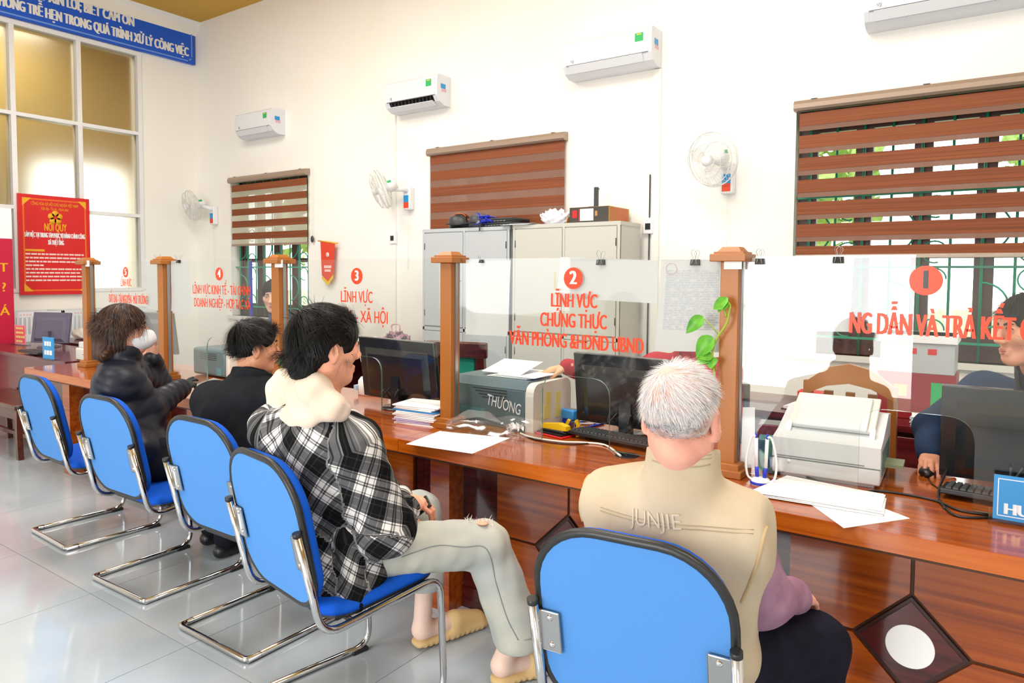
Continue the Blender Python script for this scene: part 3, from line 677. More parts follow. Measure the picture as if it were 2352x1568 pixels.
sheet([(1519, 596), (1664, 596), (1661, 809), (1503, 805)], 'printed sheet clipped behind the pothos leaves', lines=26, stamp=True)
sheet([(1712, 592), (1805, 591), (1802, 812), (1706, 808)], 'printed sheet just right of the post behind the old man', lines=30, stamp=True, dy=.012)
sheet([(1790, 590), (1882, 588), (1873, 816), (1786, 812)], 'long printed sheet in the middle of the three on the right screen', lines=30, dy=.018)
sheet([(1872, 588), (1962, 587), (1950, 762), (1862, 760)], 'printed sheet under the right binder clip of the right screen', lines=26)
sheet([(333, 598), (373, 598), (376, 716), (337, 708)], 'white sheet on the glass left of the post beside the masked woman')
sheet([(392, 599), (434, 599), (438, 722), (393, 714)], 'white sheet on the glass right of the post beside the masked woman')
sheet([(1706, 935), (1734, 935), (1733, 1074), (1700, 1074)], 'narrow white sheet low on the right screen beside the pen stand')
for px, py, l, s in ((1380, 598, 'binder clip on the wide sheet behind the number 2', .034), (1597, 598, 'binder clip on the printed sheet above the pothos', .034), (1746, 596, 'binder clip just right of the post behind the old man', .032), (1926, 592, 'rightmost binder clip on the glass', .034), (1106, 598, 'small binder clip right of the post between windows 3 and 2', .02), (362, 597, 'binder clip left of the post beside the masked woman', .03), (410, 598, 'binder clip right of the post beside the masked woman', .03)): clip(px, py, l, s)

# ------------------------------------------------------------------ visitor chairs (origin under the rear uprights, facing +Y)
def rrect(w, h, r, n=8):
    pts = []
    for cx, cy_, a0 in ((w/2-r, h-r, 0), (-w/2+r, h-r, PI/2), (-w/2+r*.8, r*.8, PI), (w/2-r*.8, r*.8, 3*PI/2)):
        rr = r if cy_ > h/2 else r*.8
        pts += [(cx+rr*math.cos(a0+PI/2*k/n), cy_+rr*math.sin(a0+PI/2*k/n)) for k in range(n+1)]
    return pts
def cushion(outline, T, th, crown, mats, name, parent, n=7):
    """padded slab: outline in local xy, thickness along +z, front face crowned"""
    b = MB(); c = Vector((sum(p[0] for p in outline)/len(outline), sum(p[1] for p in outline)/len(outline), 0)); P = [Vector((x, y, 0)) for x, y in outline]
    loops = []
    def ring(s, z): loops.append([b.b.verts.new(T @ (c+(p-c)*s+Vector((0, 0, z)))) for p in P])
    ring(1, 0)
    for k in range(n+1):
        a = PI/2*k/n; ring(1-.10*(1-math.cos(a)), th*.35+th*.65*math.sin(a))
    for s in (.7, .4, .12): ring(s*.9, th+crown*(1-(s*.9)**2)*1.0)
    base = b.b.verts.new(T @ c); tip = b.b.verts.new(T @ (c+Vector((0, 0, th+crown))))
    m = len(P)
    for A, B in zip(loops, loops[1:]): b._tag([b.b.faces.new((A[i], A[(i+1) % m], B[(i+1) % m], B[i])) for i in range(m)], True)
    b._tag([b.b.faces.new((loops[-1][i], loops[-1][(i+1) % m], tip)) for i in range(m)], True); b._tag([b.b.faces.new((loops[0][(i+1) % m], loops[0][i], base)) for i in range(m)])
    return b.obj(name, mats, parent)
def chair(loc, rz, label):
    t = thing('visitor_chair', label, 'chair', loc, rz, 'blue cantilever visitor chairs'); hw = .235; r = .0125
    for s in (-1, 1):
        x = s*hw
        pts = [(x, -.045, .725), (x, .03, .42), (x, .12, .405), (x, .47, .445), (x, .51, .4), (x, .51, .04), (x, .50, .014), (x, .0, .014)]
        pts = rounded([pts[0], (x, .035, .392), (x, .495, .445), (x, .515, .0135), (x, .0, .0135)], .075, 6)
        pts = [pts[0], *pts[1:]]
        MB().tube(pts, r, 12).obj('side_frame', M['chrome'], t)
        MB().cyl((x, -.0455, .724), (x, -.048, .737), r*1.08, 14).obj('tube_cap', M['rubber'], t)
        MB().box(x-.018, x+.018, .43, .5, .0, .016, bev=.004).obj('foot_pad', M['rubber'], t)
        pl = MB().box(-.028, .028, -.002, .002, -.055, .055, Matrix.Translation((x-s*.035, -.0225, .655)) @ Matrix.Rotation(.2, 4, 'X'), bev=.004).obj('bracket_plate', M['steel'], t)
        for z in (-.036, .036):
            MB().lathe([(.0, .004), (.005, .003), (.008, 0), (.009, -.002)], n=12, M=Matrix.Translation((x-s*.038, -.0255-z*.2, .655+z)) @ Matrix.Rotation(PI/2+.2, 4, 'X')).obj('bolt', M['chrome'], pl)
    MB().tube(rounded([(-hw, .06, .0135), (-hw, -.0, .0135), (hw, 0, .0135), (hw, .06, .0135)], .05, 6), r, 12).obj('floor_bar', M['chrome'], t)
    MB().tube([(-hw, .14, .408), (hw, .14, .408)], .009, 8).tube([(-hw, .4, .434), (hw, .4, .434)], .009, 8).obj('cross_bar', M['black'], t)
    # backrest, tilted like the uprights; local z points to the sitter
    T = Matrix.Translation((0, .03, .46)) @ Matrix.Rotation(.2, 4, 'X') @ Matrix(((1, 0, 0, 0), (0, 0, 1, 0), (0, 1, 0, 0), (0, 0, 0, 1)))
    out = rrect(.455, .475, .155)
    cushion(out, T @ Matrix.Translation((0, 0, .006)), .042, .018, M['blueseat'], 'back_cushion', t)
    MB().prism([tuple(T @ Vector((x*.985, .2375+(y-.2375)*.985, -.004))) for x, y in out], T.to_3x3() @ Vector((0, 0, .012))).obj('back_panel', M['blue'], t)
    MB().tube([T @ Vector((x, y, .004)) for x, y in out], .0115, 8, closed=True).obj('piping', M['rubber'], t)
    Ts = Matrix.Translation((0, .07, .425)) @ Matrix.Rotation(.085, 4, 'X'); so = [(x, .455-y) for x, y in rrect(.46, .455, .12)][::-1]
    so = [(x, y) for x, y in rrect(.46, .455, .11)]
    MB().prism([tuple(Ts @ Vector((x*.98, .2275+(y-.2275)*.98, -.012))) for x, y in so], (0, 0, .014)).obj('seat_board', M['rubber'], t)
    cushion(so, Ts, .036, .012, M['blueseat'], 'seat_cushion', t)
    return t
C0 = chair((-.665, 1.44, 0), math.radians(5.6), 'nearest blue chair, under the old man in the beige vest')
dup(C0, (-1.91, 1.40, 0), (0, 0, math.radians(-10)), 'blue chair of the man in the plaid shirt')
dup(C0, (-2.575, 1.585, 0), (0, 0, math.radians(0)), 'blue chair of the man in the black jacket')
dup(C0, (-3.375, 1.605, 0), (0, 0, math.radians(1)), 'blue chair of the masked woman')
dup(C0, (-4.32, 1.69, 0), (0, 0, math.radians(-2)), 'empty blue chair with wrinkled cover, farthest in the row beside the dark desk')
# ------------------------------------------------------------------ bodies: smooth unions of tapered limbs turned into one surface
def V(*a): return np.array(a, float)
def _n(v): v = np.asarray(v, float); return v/np.linalg.norm(v)
def rc(a, b, ra, rb=None, k=.03, flat=None, quilt=None, uv=None, op='u'):
    a, b = np.asarray(a, float), np.asarray(b, float); rb = ra if rb is None else rb; ab = b-a; L2 = max(ab @ ab, 1e-12); L = L2**.5
    ax = ab/L if L > 1e-6 else V(0, 0, 1); e1 = np.cross(ax, V(0, 0, 1) if abs(ax[2]) < .9 else V(0, 1, 0)); e1 /= np.linalg.norm(e1); e2 = np.cross(ax, e1)
    def parts(P):
        t = np.clip((P-a) @ ab/L2, 0, 1); D = P-a-t[:, None]*ab
        if flat is not None: n = _n(flat[0]); D = D+(flat[1]-1)*(D @ n)[:, None]*n
        return t, D
    def f(P):
        t, D = parts(P); d = np.sqrt((D*D).sum(1))-(ra+(rb-ra)*t)
        if quilt: d = d-quilt[1]*(np.abs(np.sin(PI*(t*L+quilt[2])/quilt[0]))-.5)
        return d
    def guv(P):
        t, D = parts(P); return np.stack([np.arctan2(D @ e2, D @ e1)*(ra+rb)/2*1.15+(uv[0] if uv else 0), t*L+(uv[1] if uv else 0)], 1)
    r = max(ra, rb)*1.15+.01
    return dict(f=f, k=k, op=op, lo=np.minimum(a, b)-r, hi=np.maximum(a, b)+r, uv=guv)
def ell(c, r, R=None, k=.03, op='u', uv=None):
    c, r = np.asarray(c, float), np.asarray(r, float); R = np.eye(3) if R is None else np.asarray(R, float)
    def f(P):
        q = (P-c) @ R; k0 = np.sqrt(((q/r)**2).sum(1)); k1 = np.sqrt(((q/r**2)**2).sum(1))+1e-9
        return k0*(k0-1)/k1
    def guv(P):
        q = (P-c) @ R; return np.stack([np.arctan2(q[:, 0], -q[:, 1])*r[:2].mean(), P[:, 2]], 1)
    m = r.max()+.01
    return dict(f=f, k=k, op=op, lo=c-m, hi=c+m, uv=guv)
def half(n, o, op='s', k=.004):     # removes the side the normal points to
    n, o = _n(n), np.asarray(o, float)
    return dict(f=lambda P: -((P-o) @ n), k=k, op=op, lo=None, hi=None, uv=None)
def field(prims, P, extra=None):
    d = np.full(len(P), 1e3)
    for p in prims:
        v = p['f'](P); k = p['k']
        if p['op'] == 'u':
            h = np.maximum(k-np.abs(d-v), 0)/max(k, 1e-6); d = np.minimum(d, v)-h*h*k/4
        else:
            v = -v; h = np.maximum(k-np.abs(d-v), 0)/max(k, 1e-6); d = np.maximum(d, v)+h*h*k/4
    if extra is not None: d = d+extra(P)
    return d
def surf(prims, h, extra=None, uv=False):
    """surface nets over a two level grid -> verts, quads, (uv)"""
    U = [p for p in prims if p['op'] == 'u']; lo = np.min([p['lo'] for p in U], 0)-h; hi = np.max([p['hi'] for p in U], 0)+h
    B = 4; n = np.maximum(np.ceil((hi-lo)/(h*B)).astype(int), 1)
    cs = [lo[i]+(np.arange(n[i])+.5)*h*B-h*.5 for i in range(3)]
    G = np.stack(np.meshgrid(*cs, indexing='ij'), -1).reshape(-1, 3); dc = field(prims, G, extra)
    keep = np.abs(dc) < h*B*1.25+.012
    D = np.repeat(np.repeat(np.repeat(np.sign(dc).reshape(n), B, 0), B, 1), B, 2).astype(np.float32)
    ki = np.argwhere(keep.reshape(n)); off = np.stack(np.meshgrid(*[np.arange(B)]*3, indexing='ij'), -1).reshape(-1, 3)
    fi = (ki[:, None, :]*B+off[None]).reshape(-1, 3); D[fi[:, 0], fi[:, 1], fi[:, 2]] = field(prims, lo+fi*h, extra)
    s = D < 0; N = D.shape
    c = np.zeros(tuple(x-1 for x in N), np.int8)
    for o in off[(off < 2).all(1)]: c += s[o[0]:N[0]-1+o[0], o[1]:N[1]-1+o[1], o[2]:N[2]-1+o[2]]
    act = np.argwhere((c > 0) & (c < 8)); idx = -np.ones(c.shape, np.int64); idx[act[:, 0], act[:, 1], act[:, 2]] = np.arange(len(act))
    acc = np.zeros((len(act), 3)); cnt = np.zeros(len(act))
    corners = [(0, 0, 0), (1, 0, 0), (0, 1, 0), (1, 1, 0), (0, 0, 1), (1, 0, 1), (0, 1, 1), (1, 1, 1)]
    vals = [D[act[:, 0]+x, act[:, 1]+y, act[:, 2]+z] for x, y, z in corners]
    for i in range(8):
        for j in range(i+1, 8):
            if sum(abs(a-b) for a, b in zip(corners[i], corners[j])) != 1: continue
            A, Bv = vals[i], vals[j]; m = (A < 0) != (Bv < 0); t = A[m]/(A[m]-Bv[m])
            acc[m] += np.array(corners[i])+t[:, None]*(np.array(corners[j])-np.array(corners[i])); cnt[m] += 1
    verts = lo+(act+acc/cnt[:, None])*h
    quads = []
    for ax in range(3):
        a, b = [i for i in range(3) if i != ax]
        sl0 = [slice(1, -1)]*3; sl0[ax] = slice(0, -1); sl1 = list(sl0); sl1[ax] = slice(1, None)
        S0, S1 = s[tuple(sl0)], s[tuple(sl1)]; e = np.argwhere(S0 != S1)
        if not len(e): continue
        base = e.copy(); base[:, a] += 1; base[:, b] += 1
        fl = S0[e[:, 0], e[:, 1], e[:, 2]]
        def cell(da, db):
            q = base.copy(); q[:, a] -= da; q[:, b] -= db; return idx[q[:, 0], q[:, 1], q[:, 2]]
        q = np.stack([cell(1, 1), cell(0, 1), cell(0, 0), cell(1, 0)], 1)
        if ax == 1: fl = ~fl
        q[~fl] = q[~fl][:, ::-1]; quads.append(q)
    quads = np.concatenate(quads); quads = quads[(quads >= 0).all(1)]
    U2 = None
    if uv:
        best = np.full(len(verts), 1e9); U2 = np.zeros((len(verts), 2))
        for p in U:
            if p['uv'] is None: continue
            d = p['f'](verts); m = d < best; best[m] = d[m]; U2[m] = p['uv'](verts[m])
    return verts, quads, U2
def make(name, pieces, mats, parent=None, uv=None):
    """pieces: list of (verts, quads[, material index]) joined into one smooth mesh"""
    vs, fs, mi, o = [], [], [], 0
    for p in pieces:
        vs.append(p[0]); fs.append(np.asarray(p[1])+o); o += len(p[0]); mi.append(np.full(len(p[1]), p[2] if len(p) > 2 and isinstance(p[2], int) else 0))
    v = np.concatenate(vs); f = np.concatenate(fs); me = bpy.data.meshes.new(name); nf = len(f)
    me.vertices.add(len(v)); me.vertices.foreach_set('co', v.astype('f').ravel()); me.loops.add(nf*4); me.loops.foreach_set('vertex_index', f.astype('i').ravel())
    me.polygons.add(nf); me.polygons.foreach_set('loop_start', np.arange(0, nf*4, 4, dtype='i')); me.polygons.foreach_set('material_index', np.concatenate(mi).astype('i')); me.polygons.foreach_set('use_smooth', np.ones(nf, bool))
    if uv is not None:
        at = me.attributes.new('cloth', 'FLOAT_VECTOR', 'POINT'); at.data.foreach_set('vector', np.c_[uv, np.zeros(len(uv))].astype('f').ravel())
    me.update(calc_edges=True); me.validate()
    return link(name, me, mats, parent)
def blob(name, prims, h, m, parent, extra=None, uv=False):
    v, q, u = surf(prims, h, extra, uv); return make(name, [(v, q)], m, parent, u)
def frame(fwd, up=(0, 0, 1)):     # columns: right, forward, up
    f = _n(fwd); r = _n(np.cross(f, up)); return np.stack([r, f, np.cross(r, f)], 1)
def wrinkle(amp, fr, seed):
    g = np.random.default_rng(seed); W = g.normal(size=(6, 3))*fr; ph = g.random(6)*6.28
    return lambda P: amp*sum(np.sin(P @ W[i]+ph[i]) for i in range(6))/3
# ---- head in its own frame (x right, y forward, z up), placed by (centre, R, scale)
class Head:
    def __init__(s, c, R, sc=1.0): s.c, s.R, s.s = np.asarray(c, float), R, sc
    def p(s, x, y, z): return s.c+s.R @ (V(x, y, z)*s.s)
    def loc(s, P): return (P-s.c) @ s.R/s.s
    def e(s, c, r, k=.02, op='u', rot=None): return ell(s.p(*c), np.array(r)*s.s, s.R if rot is None else s.R @ rot, k*s.s, op)
    def r(s, a, b, ra, rb=None, k=.02, op='u', flat=None): return rc(s.p(*a), s.p(*b), ra*s.s, (ra if rb is None else rb)*s.s, k*s.s, op=op, flat=flat)
    def prims(s, ears=True, neck=None):
        L = [s.e((0, -.012, .03), (.073, .092, .083)), s.e((0, .022, -.035), (.058, .062, .074), .03), s.r((0, .066, -.094), (0, .06, -.09), .02, k=.03),
             s.r((-.045, .0, -.055), (-.018, .055, -.095), .022, .016, .03), s.r((.045, .0, -.055), (.018, .055, -.095), .022, .016, .03),
             s.r((-.028, .072, .03), (.028, .072, .03), .013, k=.02), s.e((-.04, .056, -.018), (.024, .026, .026), .025), s.e((.04, .056, -.018), (.024, .026, .026), .025)]
        for x in (-.031, .031): L.append(s.e((x, .096, .010), (.017, .016, .011), .012, 's'))
        for x in (-.031, .031): L.append(s.e((x, .078, .009), (.0155, .0125, .011), .004))
        L += [s.r((0, .086, .014), (0, .106, -.027), .008, .0115, .012), s.e((-.011, .096, -.033), (.009, .01, .008), .008), s.e((.011, .096, -.033), (.009, .01, .008), .008)]
        L += [s.r((-.018, .083, -.062), (.018, .083, -.062), .0065, k=.008), s.r((-.015, .083, -.073), (.015, .083, -.073), .007, k=.008), s.r((-.02, .092, -.0672), (.02, .092, -.0672), .0022, k=.004, op='s')]
        if ears:
            for sg in (-1, 1):
                a = .35*sg; rot = np.array(Euler((.15, 0, -a)).to_matrix())
                L += [s.e((sg*.078, -.012, -.006), (.0075, .019, .032), .008, rot=rot), s.e((sg*.077, -.008, -.034), (.006, .01, .012), .008, rot=rot), s.e((sg*.086, -.006, -.004), (.006, .010, .018), .006, 's', rot=rot)]
        nb = s.p(0, -.05, -.18) if neck is None else np.asarray(neck, float)
        L.append(rc(s.p(0, -.018, -.06), nb+V(0, .012, 0), .054*s.s, .056*s.s, .03))
        return L
    def face(s, parent, m_eye=True, brows=True, lips=True, open_=True):
        if m_eye:
            for x in (-.031, .031):
                b = MB(); b.ball(s.p(x, .0815, .0095), (.0102*s.s,)*3, 12, 8); e = b.obj('eye', M['eyewhite'], parent)
                MB().ball(s.p(x, .0882, .0085), (.0052*s.s,)*3, 10, 8).obj('iris', M['iris'], e)
                u = [s.p(x+.017*math.cos(t)*(1), .0895-.006*abs(math.cos(t))**2, .0095+.0075*math.sin(t)) for t in np.linspace(.1, PI-.1, 9)]
                MB().tube(u, .0016*s.s, 6).obj('upper_eyelid', M['lash'], parent)
        if brows:
            for sg in (-1, 1):
                MB().tube([s.p(sg*.014, .0895, .026), s.p(sg*.028, .0895, .031), s.p(sg*.043, .079, .028)], [.0035*s.s, .004*s.s, .0015*s.s], 6).obj('eyebrow', M['lash'], parent)
        if lips:
            MB().tube([s.p(-.021, .0835, -.066), s.p(-.008, .0905, -.0625), s.p(0, .0905, -.0635), s.p(.008, .0905, -.0625), s.p(.021, .0835, -.066)], [.001, .0045*s.s, .0042*s.s, .0045*s.s, .001], 8).tube([s.p(-.019, .0835, -.069), s.p(0, .0905, -.0735), s.p(.019, .0835, -.069)], [.001, .005*s.s, .001], 8).obj('lips', M['lip'], parent)
M['eyewhite'] = mat('eye_white', (226, 222, 216), .2); M['iris'] = mat('dark_iris', (28, 18, 14), .1); M['lash'] = mat('dark_lash', (26, 20, 18), .6); M['lip'] = mat('lip_rose', (186, 104, 92), .4)
def skin(name, rgb): return mat(name, rgb, .5, sss=.12, spec=.35, var=(tuple(max(0, int(c*.93)-k) for c, k in zip(rgb, (0, 8, 6))), 14, .4, .7))
# ---- hand: wrist matrix W (4x4 numpy; x towards the thumb, y along the fingers, z out of the back)
def hand(W, curls, thumb=(.35, .3), spread=.06, sc=1.0):
    T = lambda p: (W @ np.append(np.asarray(p, float)*sc, 1))[:3]
    base = [(.027, .086, 0), (.009, .091, .003), (-.009, .087, .002), (-.025, .077, -.002)]; seg = [(.042, .025, .021), (.046, .029, .022), (.042, .027, .021), (.033, .020, .019)]
    L = [rc(T((.010, -.02, 0)), T((-.008, -.02, 0)), .021*sc, k=.02)]
    for i, b in enumerate(base):
        L.append(rc(T((b[0]*.55, .004, -.002)), T(b), .0165*sc, .0115*sc, .014))
    for i, (b, s3) in enumerate(zip(base, seg)):
        ang = 0; p = np.array(b, float); yaw = (1.5-i)*spread; rad = .0098 if i < 3 else .0085
        for j, (ln, cu) in enumerate(zip(s3, curls[i])):
            ang += cu; d = V(math.sin(yaw)*math.cos(ang), math.cos(yaw)*math.cos(ang), -math.sin(ang)); q = p+d*ln
            L.append(rc(T(p), T(q), rad*sc*(1-.1*j), rad*sc*(.9-.1*j), .004)); p = q
    p = V(.018, .018, -.006); d = _n(V(.78, .62, -.22)); d2 = None
    for j, (ln, rr) in enumerate(((.042, .0145), (.032, .0108), (.025, .0095))):
        q = p+d*ln; L.append(rc(T(p), T(q), rr*sc, rr*.86*sc, .012 if j == 0 else .004)); p = q
        a = thumb[min(j, 1)]; d = _n(d*math.cos(a)+V(-.25, .8, -.55)*math.sin(a))
    return L
def wrist(pos, fwd, back):       # matrix for hand(); back = direction the back of the hand faces; thumb side follows right = fwd x back
    f = _n(fwd); b = np.asarray(back, float); b = _n(b-f*(b @ f)); x = np.cross(f, b); m = np.eye(4); m[:3, 0], m[:3, 1], m[:3, 2], m[:3, 3] = x, f, b, pos; return m
def mirrored(W): W = W.copy(); W[:3, 0] *= -1; return W
# ---- hair strands as thin ribbons growing away from a whorl over the scalp
def strands(hd, n, ok, length, whorl, lift, width, scalp=((0, -.012, .03), (.076, .095, .087)), droop=.3, seg=5, jit=.2, seed=1, grow=None, wave=0):
    g = np.random.default_rng(seed); c0, r0 = V(*scalp[0]), V(*scalp[1]); w = _n(V(*whorl)); vs, fs = [], []; o = 0; made = 0
    while made < n:
        d = _n(g.normal(size=3)); p = c0+d*r0
        if not ok(p): continue
        made += 1; N = _n(d/r0); t = d-w*(d @ w); t = t-N*(t @ N); t = t/(np.linalg.norm(t)+1e-6)
        t = _n(t+np.cross(N, t)*.35+g.normal(size=3)*jit); t = _n(t-N*(t @ N))
        L = length(p)*(.75+.5*g.random()); lf = lift*(.5+g.random()); q = p.copy(); pts = []; dirv = _n(t+N*lf*6)
        ph = g.random()*6.28
        for j in range(seg+1):
            pts.append(q.copy()); u = j/seg
            dirv = _n(dirv+V(0, 0, -1)*droop*(.2+u)*.5)
            e = (q-c0)/r0; nn = np.linalg.norm(e); Nq = _n(e/r0)
            if nn < 1.0+lf*2.0: dirv = _n(dirv-Nq*min(0, dirv @ Nq)*1.0+Nq*.04)
            if wave: dirv = _n(dirv+wave*np.cross(Nq, V(0, 0, 1))*math.sin(ph+u*9))
            q = q+dirv*L/seg
        P = np.array(pts); side = np.cross(np.gradient(P, axis=0), P-c0); side /= (np.linalg.norm(side, axis=1, keepdims=True)+1e-9)
        wd = width*(.7+.6*g.random())*np.linspace(1, .25, seg+1)[:, None]
        A = (P-side*wd)*hd.s; Bv = (P+side*wd)*hd.s; vs.append(np.stack([A, Bv], 1).reshape(-1, 3)); k = np.arange(seg)*2+o
        fs.append(np.stack([k, k+1, k+3, k+2], 1)); o += 2*(seg+1)
    v = np.concatenate(vs) @ hd.R.T+hd.c
    return v, np.concatenate(fs)
def hair_shell(hd, th, cut, r=(.075, .094, .085), h=.004, extra_prims=(), wr=None):
    prims = [hd.e((0, -.012, .03), [x+th for x in r], .01)]+list(extra_prims)+cut
    return surf(prims, h, wr)
from mathutils.bvhtree import BVHTree
def bvh(o):
    me = o.data; return BVHTree.FromPolygons([v.co for v in me.vertices], [p.vertices for p in me.polygons])
def drape(o, tree, dirv, off=.0015):      # pushes a flat mesh along dirv onto a surface
    d = Vector(dirv).normalized()
    for v in o.data.vertices:
        q = o.matrix_basis @ v.co; hit = tree.ray_cast(q-d*2, d)
        if hit[0] is not None: v.co = o.matrix_basis.inverted() @ (hit[0]-d*off)
    o.data.update(); return o
def seam(pts, tree, dirv, r, m, name, parent, off=.001, sub=6):
    d = Vector(dirv).normalized(); out = []
    for p in smooth_path(pts, sub):
        hit = tree.ray_cast(p-d*2, d)
        if hit[0] is not None: out.append(hit[0]-d*off)
    if len(out) > 1: return MB().tube(out, r, 6).obj(name, m, parent)
def torso(pel, chest, shL, shR, neck, w=.2, d=.125, k=.07, shr=.07, ns=1.0):
    pel, chest, shL, shR, neck = (np.asarray(x, float) for x in (pel, chest, shL, shR, neck))
    rx = shR-shL; rx[2] = 0; rx = _n(rx); fy = np.cross(V(0, 0, 1), rx); up = _n(chest-pel); R = np.stack([rx, _n(np.cross(up, rx)), up], 1); mid = (pel+chest)/2
    return [ell(chest, (w, d, .19), R, k), ell(mid, (w*.93, d*.98, .17), R, k), ell(pel, (w*.95, d*1.05, .12), R, k), rc(shL, shR, shr, shr, k), rc((shL+shR)/2*.4+chest*.6, neck, .085*ns, .06*ns, k)], R

def tip(R, a): c, s = math.cos(a), math.sin(a); return np.asarray(R) @ np.array([[1, 0, 0], [0, c, -s], [0, s, c]])
def collar(c0, c1, r0, r1, R, m, name, parent, th=.005, n=36, gap=0.0):
    """standing collar: ring around the neck from c0 (radii r0) up to c1 (radii r1); gap opens it at the front"""
    b = MB(); rows = []
    for (c, r) in ((c0, r0), (np.asarray(c0)*.5+np.asarray(c1)*.5, ((r0[0]+r1[0])/2+.002, (r0[1]+r1[1])/2+.002)), (c1, r1), (c1, (r1[0]-th, r1[1]-th)), (c0, (r0[0]-th, r0[1]-th))):
        rows.append([b.b.verts.new(np.asarray(c)+R @ V(r[0]*math.sin(a), r[1]*math.cos(a), 0)) for a in [gap+(2*PI-2*gap)*k/n for k in range(n+1)]])
    for A, B in zip(rows, rows[1:]): b._tag([b.b.faces.new((A[i], A[i+1], B[i+1], B[i])) for i in range(n)], True)
    return b.obj(name, m, parent)
def figure(label, sk, hd, nb, sh, el, wr, pel, ch, hips=None, kn=None, ft=None, hands=((1, None, None), (1, None, None)), hh=.0042, hand_m=None, group='visitors seated at the counter', thin=1.0):
    """sh, el, wr ... = (left, right) joints; one body surface under the clothes"""
    P = [surf(hd.prims(neck=nb), hh)]; T, R = torso(pel, ch, sh[0], sh[1], nb, .15, .08, .05, .05, .6); inner = list(T)
    for i in (0, 1): inner += [rc(sh[i], el[i], .042, .038), rc(el[i], wr[i], .036, .027)]
    if kn:
        for i in (0, 1): inner += [rc(hips[i], kn[i], .058, .042), rc(kn[i], ft[i], .04, .03)]
    P.append(surf(inner, .016)); hs = []
    for i in (0, 1):
        fwd, back, curls, th, sp, mt = hands[i]
        Wm = wrist(wr[i], fwd, back); Wm = mirrored(Wm) if i == 1 else Wm
        pv = surf(hand(Wm, curls, th, sp, 1.0*thin), .0032)
        if mt is None: P.append(pv)
        else: hs.append((pv, mt))
    o = tag(make('person', P, sk), label, 'person', group)
    for pv, mt in hs: make('glove', [pv], mt, o)
    return o, R
REL = [(.25, .35, .25)]*4
